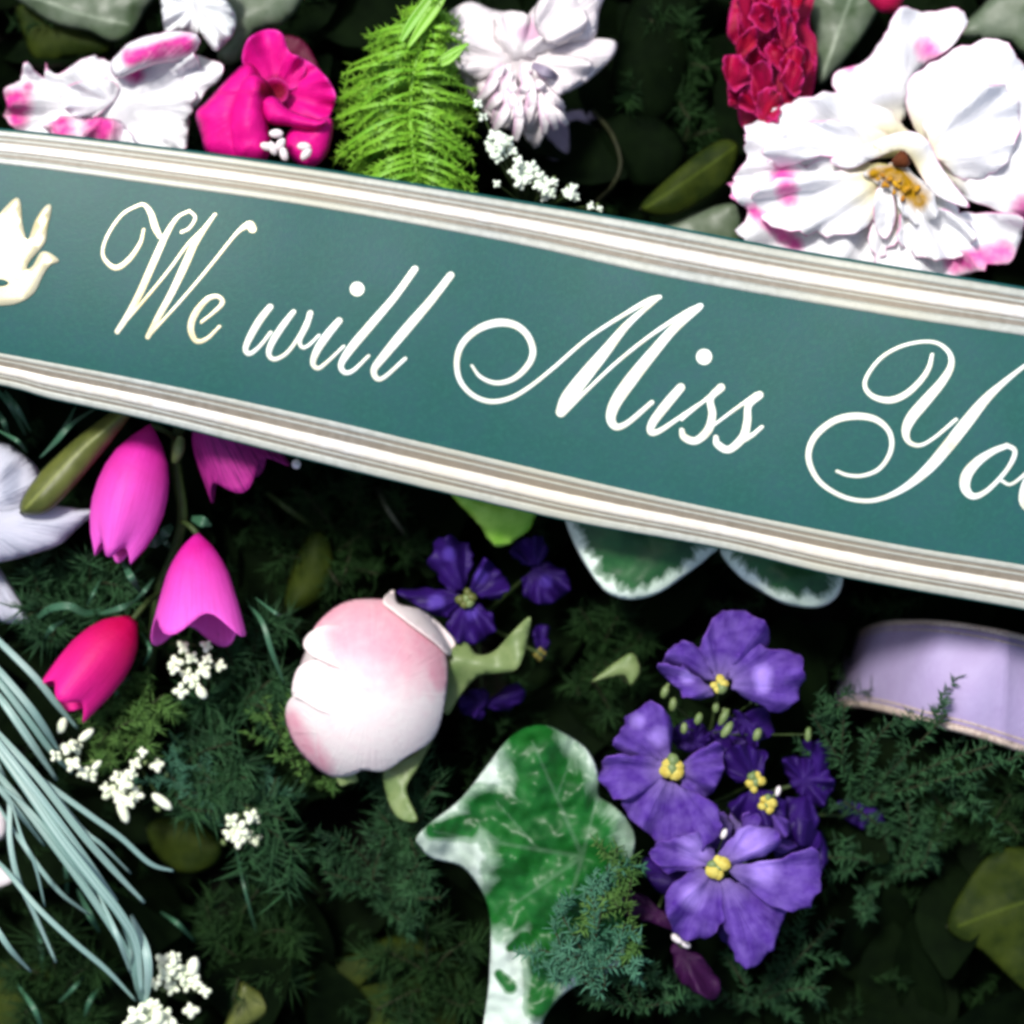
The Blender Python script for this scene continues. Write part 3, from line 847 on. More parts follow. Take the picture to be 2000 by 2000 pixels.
# white blossom above it
flower('white_blossom', 'small white blossom at the top edge, between two grey green leaves', 'flower', cA.p(1060, 30), .085, [
    dict(o=cA([(880, -80), (1010, -90), (1090, 0), (1100, 120), (1060, 190), (980, 160), (900, 190), (870, 60)]), dome=.005, ruf=.003),
    dict(o=cA([(1040, -60), (1160, -40), (1240, 20), (1275, 100), (1255, 190), (1170, 275), (1110, 220), (1060, 130)]), dz=.003, dome=.006, ruf=.003),
    dict(o=cA([(1020, -130), (1180, -150), (1250, -60), (1200, 30), (1080, 40)]), dz=.005, dome=.004),
], 'white_petal', lump=.002)
# magenta rose
cc = cA.p(1490, 500)
t = flower('magenta_flower', 'hot magenta flower with folded petals standing between the white pink flower and the lime fern', 'flower', cc, .083, [
    dict(o=cA([(1500, 200), (1620, 210), (1700, 320), (1720, 420), (1600, 420), (1520, 330)]), dz=-.012, m='magenta_dark', k=.1),
    dict(o=cA([(1310, 340), (1330, 220), (1430, 160), (1520, 180), (1560, 280), (1650, 340), (1600, 470), (1480, 480), (1390, 430)]), k=.35, ruf=.003, rfreq=6, spots=S(cA, (1480, 480, 70))),
    dict(o=cA([(1540, 300), (1660, 330), (1760, 420), (1810, 530), (1750, 650), (1620, 650), (1530, 580), (1490, 480)]), dz=.001, k=.3, ruf=.003, rfreq=7, spots=S(cA, (1480, 500, 80))),
    dict(o=cA([(1055, 610), (1120, 540), (1230, 420), (1330, 340), (1400, 400), (1380, 520), (1340, 640), (1330, 860), (1200, 870), (1110, 820), (1080, 720)]), dz=.005, k=.05, dome=.010),
    dict(o=cA([(1240, 560), (1300, 430), (1380, 400), (1460, 470), (1430, 580), (1450, 700), (1460, 820), (1400, 880), (1270, 860), (1230, 720)]), dz=.009, k=.02, dome=.010, spots=S(cA, (1440, 480, 60))),
    dict(o=cA([(1400, 540), (1480, 520), (1560, 590), (1700, 640), (1770, 650), (1700, 700), (1560, 680), (1440, 660)]), dz=.012, dome=.005),
    dict(o=cA([(1560, 700), (1660, 660), (1790, 640), (1770, 820), (1690, 900), (1600, 880), (1540, 800)]), dz=.006, k=.05, dome=.006),
    dict(o=cA([(1430, 450), (1490, 420), (1550, 460), (1540, 540), (1470, 545)]), dz=.006, k=.5, spots=S(cA, (1490, 490, 70))),
], 'magenta', lump=.003)
for i, (x, y) in enumerate([(1490, 720), (1510, 780), (1470, 800), (1640, 790), (1650, 830), (1530, 830), (1440, 790)]):
    blob('stamen', *cA.p(x, y), .104, 9, M['blush'], t, stretch=1.7, ang=i, seed=i)

# lime fern
def fern():
    t = thing('lime_fern_frond', 'bright lime green fern frond hanging beside the magenta flower', 'fern', P(*cB.p(560, 300), .09))
    rach = catmull([(750, -60), (640, 180), (570, 430), (560, 700), (600, 1010), (640, 1260)], 20, closed=False)
    tube('rachis', [cB.p(x, y) + (.094, 5) for x, y in rach[::8]], M['lime'], t)
    fringe = []
    rnd = random.Random(5)
    n = 44
    for layer in range(3):
        for i in range(n):
            f = (i + .33 * layer) / n
            x, y = rach[int(f * (len(rach) - 1))]
            for sd in (-1, 1):
                if sd > 0 and f < .12: continue
                L = (260 + 150 * math.sin(math.pi * min(1, f * .9))) * rnd.uniform(.7, 1.08)
                if sd > 0: L *= .85 if f > .4 else .6
                if f < .2: L *= .3 + 3.2 * f
                base = math.radians(180 + 8 - 30 * f) if sd < 0 else math.radians(-28 + 45 * f)
                an = base + rnd.uniform(-.3, .3)
                zz = .095 - layer * .006 + rnd.uniform(-.005, .005)
                p = []
                for k in range(5):
                    q = k / 4
                    xx = x + math.cos(an + sd * .25 * q) * L * q
                    yy = y + math.sin(an + sd * .25 * q) * L * q + 40 * q * q
                    hw = ((8, 9, 14)[layer] * math.sin(math.pi * (q * .85 + .12)) + 1.5) * 1.0
                    p.append(cB.p(xx, yy) + (zz + .004 * math.sin(q * 3) - .006 * q * q, cB.r(hw)))
                blade('leaflet', p, M['lime'], t, crease=.5, solid=.0002)
                fringe.append([q_[:3] for q_ in p[::2]])
    for p in ([(500, 230), (560, 130), (640, 20), (700, -60)], [(540, 260), (620, 140), (700, 30), (760, -60)], [(700, 330), (780, 280), (870, 235)], [(660, 360), (760, 330), (850, 250)]):
        blade('leaflet', [cB.p(x, y) + (.101, cB.r(26 if y < 240 and x < 720 else 16) * (1 if 0 < i < len(p) - 1 else .4)) for i, (x, y) in enumerate(p)], M['lime'], t, crease=.4)
    needles('pinnule_fringe', fringe, M['lime_fringe'], t, 9, (8, 24), 3.2)
    return t
fern()

# blush chrysanthemum
cc = cB.p(1130, 330)
pet = [
    dict(o=cB([(640, 260), (700, 140), (770, 60), (880, 5), (1000, 50), (1165, 90), (1160, 220), (1120, 400), (1000, 440), (900, 420), (780, 340)]), dz=.0, k=.1, dome=.006, ),
    dict(o=cB([(880, 300), (1000, 180), (1150, 150), (1300, 180), (1420, 230), (1400, 420), (1300, 560), (1200, 600), (1080, 520), (960, 430)]), dz=.002, dome=.004, ruf=.002, wav=8),
    dict(o=cB([(1120, 200), (1180, 90), (1250, 0), (1300, -100), (1610, -100), (1575, 60), (1545, 210), (1400, 240), (1250, 300), (1150, 300)]), dz=.004, k=.15, dome=.005, spots=S(cB, (1200, 170, 80))),
    dict(o=cB([(1180, 330), (1400, 220), (1560, 205), (1665, 225), (1645, 310), (1520, 430), (1400, 500), (1300, 530), (1180, 480)]), dz=.002, k=.1, dome=.003, ruf=.001),
    dict(o=cB([(1260, 760), (1330, 640), (1460, 590), (1570, 620), (1480, 730), (1380, 880), (1290, 850)]), dz=-.03, m='mauve', dome=.003, label='lower petal with its shade painted in mauve grey'),  # mauve grey colour stands for the shade on this petal
    dict(o=cB([(740, 300), (900, 330), (1060, 400), (1140, 620), (1090, 700), (980, 640), (860, 500)]), dz=-.004, dome=.003),
]
pet += [
    dict(o=cB([(700, 240), (840, 150), (980, 200), (1120, 300), (1080, 420), (940, 430), (800, 360)]), dz=.004, k=.12, dome=.004, ruf=.003, wav=8),
    dict(o=cB([(1000, 110), (1140, 60), (1260, 130), (1290, 260), (1180, 340), (1050, 300)]), dz=.006, k=.1, dome=.004, ruf=.003, wav=8, spots=S(cB, (1180, 180, 50))),
    dict(o=cB([(1160, 380), (1300, 300), (1460, 300), (1540, 360), (1440, 470), (1300, 520)]), dz=.006, k=.1, dome=.003, ruf=.003, wav=8),
    dict(o=cB([(1040, 470), (1160, 400), (1300, 440), (1340, 560), (1300, 680), (1240, 800), (1170, 730), (1090, 600)]), dz=.003, dome=.004, ruf=.004, wav=10),
    dict(o=cB([(880, 380), (1000, 380), (1100, 480), (1120, 600), (1040, 640), (940, 540)]), dz=.002, dome=.004, ruf=.003, wav=8),
    dict(o=cB([(1250, 0), (1380, -60), (1500, 40), (1480, 180), (1340, 240), (1240, 160)]), dz=.010, k=.1, dome=.004, ruf=.003, wav=8),
]
t = flower('blush_chrysanthemum', 'blush white flower with broad upper petals and a shaggy fringe of narrow petals, top centre', 'flower', cc, .078, pet, 'blush', lump=.002)
rnd = random.Random(11)
for i in range(64):
    a = math.radians(rnd.uniform(15, 125))
    L = rnd.uniform(90, 200) * (1.4 if 50 < math.degrees(a) < 90 else .95)
    x0, y0 = 1160 + rnd.uniform(-120, 130), 400 + rnd.uniform(-60, 170)
    z = .083 + rnd.uniform(0, .010)
    p = []
    for k in range(5):
        q = k / 4
        p.append(cB.p(x0 + math.cos(a + .2 * q) * L * q, y0 + math.sin(a) * L * q) + (z + .006 * math.sin(q * 2.6) - .006 * q, cB.r(22 * math.sin(math.pi * (.15 + .7 * q)) + 5)))
    blade('ray_petal', p, M['blush'] if rnd.random() < .96 else M['mauve'], t, crease=.25)

# red flower
rnd = random.Random(21)
cc = cC.p(690, 60)
pet = [dict(o=cC([(440, 160), (520, -80), (860, -80), (850, 120), (890, 220), (865, 480), (760, 540), (640, 600), (520, 640), (490, 540), (485, 350), (500, 250)]), dz=-.006, ruf=.003, label='backing petal')]
for i in range(34):
    f = i / 33
    y0 = -60 + 600 * f
    xl, xr = (480, 850) if f < .85 else (520, 760)
    x0 = rnd.uniform(xl, xr)
    a0 = rnd.uniform(0, 6.28)
    L, W = rnd.uniform(70, 120), rnd.uniform(38, 64)
    o = []
    for q in range(9):
        th = q / 9 * 6.283
        x, y = math.cos(th) * W * rnd.uniform(.8, 1.2), math.sin(th) * L * rnd.uniform(.85, 1.15)
        an = rnd.uniform(-.25, .25) + (.5 if i % 3 == 0 else -.2)
        o.append((x0 + x * math.cos(an) - y * math.sin(an), y0 + x * math.sin(an) + y * math.cos(an)))
    px, py = cC.p(x0 + rnd.uniform(-60, 60), y0 + 90)
    pet.append(dict(o=cC(o), center=(px, py), dz=rnd.uniform(-.002, .012), k=rnd.uniform(.15, .6), ruf=.003, rfreq=rnd.choice((5, 7, 9)), wav=5, step=3.5, spots=S(cC, (x0, y0, 40)) if i % 3 == 0 else ()))
flower('crimson_flower', 'crimson red ruffled flower at the top edge, left of the large white flower', 'flower', cc, .075, pet, 'crimson', lump=.002)
flower('crimson_bud', 'small crimson petal tip at the top edge, above the large white flower', 'flower', cC.p(1230, -20), .085, [
    dict(o=cC([(1140, -40), (1240, -80), (1330, -40), (1300, 50), (1220, 65), (1160, 20)]), dome=.005)], 'crimson')

# greenish white buds
def buds(label, pts, z, mat, crop, root, name='filler_flower_sprig', stemmat='stem', zj=.004, seed=0, cat='flower sprig'):
    rnd = random.Random(seed)
    t = thing(name, label, cat, P(*crop.p(*root), z - .03))
    for i, b in enumerate(pts):
        x, y, r = b[:3]
        st = b[3] if len(b) > 3 else 1.15
        an = b[4] if len(b) > 4 else rnd.uniform(0, 3)
        zz = z + rnd.uniform(-zj, zj)
        if st < 1.3:                                  # opened floret: a few tiny petals round the bud
            for q in range(4):
                th = an + q * 1.57 + rnd.uniform(-.3, .3)
                blob('bud', *crop.p(x + math.cos(th) * r * .55, y + math.sin(th) * r * .55), zz + rnd.uniform(-.0012, .0012), crop.r(r) * rnd.uniform(.38, .6), M[mat], t, stretch=1.35, ang=-th, seed=rnd.uniform(0, 9), rz=.8)
        else:
            blob('bud', *crop.p(x, y), zz, crop.r(r) * .8, M[mat], t, stretch=st, ang=an, seed=rnd.uniform(0, 9))
        if i % 2 == 0:
            blob('bud', *crop.p(x + rnd.uniform(-1.6, 1.6) * r, y + rnd.uniform(-1.6, 1.6) * r), zz - .004, crop.r(r) * .4, M['sepal'], t, stretch=1.4, ang=an, seed=i)
        px, py = crop.p(x, y)
        rx, ry = crop.p(*root)
        tube('stalk', [(px, py, zz - .001, 1.6), ((px * .5 + rx * .5) + rnd.uniform(-5, 5), (py + ry) / 2, zz - .012, 2), (rx, ry, z - .03, 2.4)], M[stemmat], t, sides=5)
    tube('main_stem', [crop.p(*root) + (z - .03, 3), (crop.p(*root)[0] + 20, crop.p(*root)[1] + 25, 0.0, 3.5)], M[stemmat], t, sides=5)
    return t
def cluster(cx, cy, R0, n, r, seed):
    rnd = random.Random(seed)
    return [(cx + math.cos(i * 2.4) * R0 * math.sqrt(i / n), cy + math.sin(i * 2.4) * R0 * math.sqrt(i / n), r * rnd.uniform(.75, 1.15)) for i in range(n)]
buds('greenish white bud spray above the green ribbon, just right of the lime fern',
     cluster(1040, 790, 75, 9, 34, 1) + cluster(1165, 930, 75, 9, 34, 2) + cluster(1290, 1010, 65, 8, 30, 3) + cluster(1430, 1040, 42, 5, 28, 4) + [(920, 560, 26), (950, 630, 26), (1020, 990, 22), (1530, 1110, 22), (1575, 1125, 18)],
     .098, 'greenwhite', cB, (1200, 1150), seed=2)

# leaves round the top
def leaf(label, outline, mat, z, rib_pts=None, name='leaf', cat='leaf', **kw):
    kw.setdefault('lump', .002)
    pts = np.array(outline)
    c = pts.mean(0)
    t = thing(name, label, cat, P(c[0], c[1], z))
    if rib_pts and not kw.get('spots'):
        q = catmull(rib_pts, 3, closed=False)
        kw['spots'] = [(q[a_][0], q[a_][1], 4.0, q[a_ + 1][0], q[a_ + 1][1], 4.0) for a_ in range(len(q) - 1)]
        kw.setdefault('step', 5)
    sheet('leaf_blade', outline, M[mat], t, z=z, **kw)
    if rib_pts:
        pass
    e = outline[0]
    tube('leaf_stalk', [(e[0], e[1], z + .001, 2.6), (e[0] + 15, e[1] + 20, z * .5, 3), (e[0] + 25, e[1] + 35, -.005, 3)], M['stem_dark'], t, sides=5)
    return t
leaf('broad grey green leaf in the top left corner, behind the white pink flower', cA([(100, -60), (800, -60), (780, 60), (700, 190), (600, 225), (480, 170), (330, 140), (180, 60)]), 'greygreen', .055, rib_pts=cA([(120, -40), (420, 70), (690, 130)]), dome=.004)
leaf('dull dark leaf in the top left corner, below the grey green leaf', cA([(90, 40), (220, 30), (480, 160), (610, 240), (560, 300), (380, 310), (200, 330), (130, 200)]), 'dark_leaf', .045, dome=.004)
leaf('grey green leaf at the top edge, directly above the magenta flower', cA([(1230, -70), (1620, -70), (1600, 50), (1510, 140), (1380, 175), (1300, 320), (1220, 345), (1170, 290), (1260, 170)]), 'greygreen', .074, dome=.004)
leaf('grey green leaf at the top edge, between the crimson flower and the large white flower', cC([(870, -60), (1160, -60), (1200, 40), (1090, 230), (980, 360), (900, 420), (880, 200)]), 'greygreen', .055, rib_pts=cC([(1080, -60), (1000, 150), (920, 390)]), dome=.005)
leaf('mid green leaf in the top right corner, behind the large white flower', cC([(1600, 170), (1700, 50), (1850, -60), (2150, -60), (2150, 360), (1960, 300), (1850, 210), (1700, 200)]), 'greygreen', .060, dome=.005)
leaf('long olive leaf touching the green ribbon, just left of the large white flower', cC([(0, 1050), (100, 930), (290, 770), (420, 700), (500, 740), (450, 900), (340, 1000), (150, 1090)]), 'dark_leaf', .072, rib_pts=cC([(20, 1050), (250, 900), (480, 740)]), dome=.004)
leaf('grey tipped leaf lying between the olive leaf and the ribbon border', cC([(100, 1150), (250, 1080), (400, 1030), (490, 1040), (500, 1220), (300, 1260), (150, 1230)]), 'greygreen', .066, dome=.003)
leaf('dark upright leaf at the top edge, left of the crimson flower', cB([(1640, 500), (1680, 200), (1800, -60), (2100, -60), (2080, 300), (1980, 600), (1800, 700)]), 'deep_leaf', .05, dome=.008)
leaf('dark leaf right of the shaggy white flower, over the twig', cB([(1560, 700), (1700, 600), (1900, 640), (2050, 800), (1960, 980), (1750, 1000)]), 'deep_leaf', .055, dome=.006)
tag(tube('bent_twig', [cB.p(1540, 600) + (.05, 5), cB.p(1640, 720) + (.074, 5), cB.p(1690, 880) + (.078, 5), cB.p(1640, 1010) + (.074, 5), cB.p(1560, 1090) + (.05, 5)], M['stem_dark']), 'thin bent twig arching beside the shaggy white flower', 'twig')

# lily at the left edge
cc = cF.p(-220, 760)
flower('white_lily', 'greyish white lily with pointed petals at the left edge, below the ribbon', 'flower', cc, .088, [
    dict(o=cF([(-250, 420), (-150, 340), (0, 335), (110, 390), (220, 490), (240, 620), (130, 780), (-100, 860), (-260, 800)]), dome=.008, spots=S(cF, (70, 520, 60, 60, 640, 50))),
    dict(o=cF([(-260, 780), (100, 715), (330, 705), (470, 725), (552, 738), (440, 850), (350, 930), (200, 985), (0, 1035), (-220, 1060)]), dz=.006, dome=.006, k=-.1),
    dict(o=cF([(-260, 860), (-100, 950), (0, 1070), (100, 1220), (185, 1372), (90, 1390), (0, 1375), (-150, 1300), (-260, 1050)]), dz=-.012, dome=.005),
], 'lily', ruf=.0012, rfreq=14)
leaf('olive brown pointed leaf with a pale tip, between the lily and the upper pink bell', cF([(120, 745), (130, 660), (250, 490), (420, 330), (560, 220), (720, 120), (780, 150), (660, 320), (530, 480), (420, 610), (290, 735), (190, 760)]), 'olive', .100, rib_pts=cF([(150, 720), (420, 430), (700, 180)]), dome=.006, lump=.001)

# foxglove
fx = thing('foxglove_spike', 'foxglove stem with four hanging pink bells below the left part of the ribbon', 'flower', P(*cF.p(1040, 700), .08))
tube('stem', [cF.p(1050, 180) + (.085, 11), cF.p(1020, 450) + (.085, 12), cF.p(1060, 760) + (.083, 11), cF.p(1010, 980) + (.078, 10), cF.p(910, 1240) + (.072, 9), cF.p(880, 1650) + (.06, 9), cF.p(860, 2000) + (.02, 9)], M['stem'], fx, sides=8)
b = revolve('bell', cF.p(875, 235), cF.p(665, 985), .094, .100, [x * .336 for x in (8, 95, 160, 195, 212, 215, 200, 165, 110)], M['fox'], fx, lobes=4, lobe=.05, ripple=.05, phase=.6)
b = revolve('bell', cF.p(1200, 90), cF.p(1430, 530), .098, .094, [x * .336 for x in (20, 130, 190, 215, 228, 238, 250)], M['fox_dark'], fx, lobes=4, lobe=.12, ripple=.06, phase=.5)
b['label'] = 'veined purple pink bell under the ribbon border'
b = revolve('bell', cF.p(1145, 865), cF.p(1150, 1430), .092, .098, [x * .336 for x in (8, 95, 150, 190, 215, 240, 262, 282)], M['fox'], fx, lobes=4, lobe=.11, ripple=.09, phase=math.pi * .55)
b = revolve('bell', cF.p(770, 1365), cF.p(375, 1835), .086, .094, [x * .336 for x in (40, 130, 172, 188, 188, 178, 165)], M['fox_red'], fx, lobes=4, lobe=.06, ripple=.07, phase=.3)
b['label'] = 'narrow rose red bell, lowest on the stem'
for (x0, y0, z0), (x1, y1, z1) in (((1030, 330, .085), (875, 240, .094)), ((1040, 300, .086), (1200, 100, .098)), ((1050, 800, .083), (1145, 870, .092)), ((940, 1200, .073), (770, 1365, .086))):
    tube('pedicel', [cF.p(x0, y0) + (z0, 6), cF.p((x0 + x1) / 2, (y0 + y1) / 2 - 15) + ((z0 + z1) / 2 + .003, 6), cF.p(x1, y1) + (z1, 7)], M['stem'], fx)
tube('side_shoot', [cF.p(1050, 310) + (.096, 9), cF.p(1035, 380) + (.097, 13), cF.p(1015, 450) + (.094, 8)], M['sepal'], fx)
for i, (x, y, a) in enumerate([(1110, 780, .4), (1000, 820, 2.2), (960, 900, 2.8)]):
    blade('bract', [cF.p(x, y) + (.086, 5), cF.p(x + math.cos(a) * 70, y + math.sin(a) * 50) + (.091, 11), cF.p(x + math.cos(a) * 130, y + math.sin(a) * 110) + (.088, 2)], M['grass_dim'], fx)

# cream filler flowers
buds('cream bud cluster hanging just under the largest pink bell',
     [(1060, 1530, 36), (1200, 1520, 34), (1020, 1620, 42), (1120, 1590, 38), (1180, 1660, 46), (1090, 1690, 46), (1280, 1635, 34), (1050, 1780, 46), (1170, 1790, 40, 1.4, 2.2), (1130, 1730, 42), (1010, 1650, 34), (1200, 1600, 30)], .088, 'creambud', cF, (1120, 1640), seed=3)
buds('cream flower cluster between the grass blades and the rose, with a loose white petal',
     [(640, 590, 44), (720, 540, 50), (790, 600, 44), (700, 610, 50), (615, 560, 34), (765, 480, 36), (785, 425, 36), (715, 700, 42, 2.2, -1.2), (910, 430, 36), (825, 355, 30), (680, 500, 36), (750, 640, 36), (940, 640, 40, 2.4, -.65)], .082, 'creambud', cG, (800, 420), seed=4)
buds('cream flower cluster crossing the blue green grass blades below the rose red bell',
     [(400, 325, 44), (425, 430, 44), (480, 470, 40), (525, 490, 36), (320, 375, 36), (500, 255, 34, 2.2, .7), (360, 200, 36, 1.8, 1.3), (440, 330, 36), (560, 430, 26, 2.0, .8)], .088, 'creambud', cG, (520, 380), seed=5)
buds('small isolated cream flower cluster below the rose', [(1345, 755, 42), (1395, 800, 46), (1335, 830, 40), (1380, 870, 42), (1460, 725, 42), (1485, 860, 36), (1440, 825, 34), (1490, 740, 26)], .076, 'creambud', cG, (1400, 800), seed=6)
buds('cream flower cluster on the bottom edge, right of the grass base',
     [(950, 1570, 50), (1010, 1600, 50), (1060, 1645, 50), (960, 1650, 44), (1000, 1725, 44), (1120, 1600, 50, 1.5, 1.4), (1130, 1690, 44), (1080, 1710, 36), (1185, 1745, 36), (1015, 1550, 36), (900, 1700, 36), (1110, 1850, 42)], .085, 'creambud', cG, (1060, 1750), seed=7)
buds('bright cream flower at the bottom edge where the grass blades meet',
     [(800, 1880, 62), (870, 1850, 60), (905, 1930, 66), (965, 1890, 54), (830, 1950, 66), (770, 1940, 50), (900, 1830, 40), (1000, 1960, 50)], .092, 'creambud', cG, (860, 1960), seed=8)

# grass
def grass(label, blades, mat, z0=.09, group=None):
    a = blades[0][0]
    t = thing('grass_tuft', label, 'grass tuft', P(a[0], a[1], z0))
    for i, b in enumerate(blades):
        z = z0 + .0035 * ((i * 7) % 5 - 2)
        n = len(b)
        pts = []
        for j, p in enumerate(b):
            q = j / (n - 1)
            hw = p[2] * .62 * (.45 + .55 * math.sin(math.pi * (.15 + .7 * q)))
            if j in (0, n - 1): hw *= .55
            pts.append((p[0], p[1], z + .012 * math.sin(math.pi * q) - .004, hw))
        blade('grass_blade', pts, M[mat], t)
    return t
gb = lambda crop, pts, w_: [crop.p(x, y) + (crop.r(w_ / 2),) for x, y in pts]
grass('tuft of pale blue green grass blades sweeping from the left edge down to the bottom', [
    gb(cG, [(-320, -420), (-120, -180), (20, -20), (180, 190), (300, 350), (420, 480)], 62),
    gb(cG, [(-260, -60), (-60, 180), (100, 410), (300, 560), (520, 720), (700, 850), (870, 1000), (1010, 1045)], 54),
    gb(cG, [(-260, 20), (-60, 270), (150, 560), (350, 850), (560, 1120), (700, 1300), (790, 1470), (820, 1750)], 92),
    gb(cG, [(-200, 250), (-60, 430), (100, 620), (300, 880), (500, 1150), (680, 1420), (760, 1580), (800, 1750)], 70),
    gb(cG, [(-260, -10), (-60, 200), (200, 480), (450, 800), (640, 1020), (840, 1230)], 66),
    gb(cG, [(-40, 350), (50, 600), (55, 850), (100, 1080), (180, 1250), (325, 1575)], 52),
    gb(cG, [(-40, 960), (60, 1070), (220, 1260), (420, 1450), (620, 1620), (790, 1800)], 52),
    gb(cG, [(-140, 1200), (-40, 1350), (60, 1500), (180, 1630)], 52),
    gb(cG, [(0, 330), (180, 560), (340, 790), (480, 1040), (600, 1300)], 50),
    gb(cG, [(560, 1150), (680, 1420), (760, 1640)], 50),
    gb(cG, [(700, 1300), (770, 1480), (800, 1640), (830, 1840)], 100),
    gb(cG, [(760, 1300), (840, 1480), (860, 1650), (840, 1850)], 80),
    gb(cG, [(-200, 60), (-40, 260), (130, 480), (330, 740), (520, 1000), (680, 1220)], 60),
    gb(cG, [(-240, 330), (-60, 500), (120, 720), (260, 900)], 50),
    gb(cG, [(-60, 500), (180, 700), (420, 1000), (560, 1180)], 40), gb(cG, [(-40, 620), (140, 900), (330, 1150), (520, 1300)], 40), gb(cG, [(300, 560), (480, 800), (600, 900), (760, 1060)], 36), gb(cG, [(60, 620), (130, 860), (200, 1000), (260, 1250)], 34),
    gb(cF, [(-120, 1380), (0, 1500), (200, 1700), (330, 1860), (450, 2000)], 64),
    gb(cF, [(-120, 1560), (-30, 1640), (160, 1860), (260, 2000), (340, 2130)], 70),
    gb(cF, [(-100, 1700), (20, 1850), (180, 2080), (330, 2300)], 70),
], 'grass', .092)
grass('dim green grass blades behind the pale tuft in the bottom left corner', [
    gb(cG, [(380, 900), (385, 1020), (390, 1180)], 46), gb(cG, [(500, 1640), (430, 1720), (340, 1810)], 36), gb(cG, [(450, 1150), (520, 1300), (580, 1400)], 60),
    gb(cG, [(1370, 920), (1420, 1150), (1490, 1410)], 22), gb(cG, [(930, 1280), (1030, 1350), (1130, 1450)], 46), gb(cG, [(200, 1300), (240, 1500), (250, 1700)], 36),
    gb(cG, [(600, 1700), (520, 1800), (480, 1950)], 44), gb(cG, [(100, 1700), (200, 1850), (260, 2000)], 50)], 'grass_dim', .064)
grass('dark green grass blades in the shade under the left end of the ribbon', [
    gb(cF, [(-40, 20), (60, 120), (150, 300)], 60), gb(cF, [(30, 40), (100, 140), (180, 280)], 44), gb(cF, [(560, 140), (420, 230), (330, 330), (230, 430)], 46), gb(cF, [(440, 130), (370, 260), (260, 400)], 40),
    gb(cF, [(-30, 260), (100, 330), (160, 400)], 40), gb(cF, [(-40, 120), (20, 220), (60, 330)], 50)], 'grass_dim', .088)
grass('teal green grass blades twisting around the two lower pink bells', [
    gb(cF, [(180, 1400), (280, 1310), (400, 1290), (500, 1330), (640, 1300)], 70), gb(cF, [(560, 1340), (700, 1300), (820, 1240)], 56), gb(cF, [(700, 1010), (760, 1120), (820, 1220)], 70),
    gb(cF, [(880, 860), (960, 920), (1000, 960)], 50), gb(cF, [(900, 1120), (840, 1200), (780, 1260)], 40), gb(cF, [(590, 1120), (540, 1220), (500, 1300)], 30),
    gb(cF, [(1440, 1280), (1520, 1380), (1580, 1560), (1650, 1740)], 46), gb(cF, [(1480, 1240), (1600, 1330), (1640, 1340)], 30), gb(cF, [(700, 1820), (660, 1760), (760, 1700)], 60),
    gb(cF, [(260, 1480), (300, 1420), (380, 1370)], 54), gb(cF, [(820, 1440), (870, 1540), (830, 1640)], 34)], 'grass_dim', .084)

# loose pieces at the left edge
flower('pale_pink_petals', 'pale pinkish petals at the left edge behind the grass blades', 'flower', cG.p(-40, 900), .055, [
    dict(o=cG([(-80, 680), (10, 690), (40, 760), (20, 850), (-80, 860)]), dome=.003), dict(o=cG([(-80, 1000), (0, 1010), (95, 1080), (50, 1140), (-80, 1150)]), dome=.003)], 'blush')

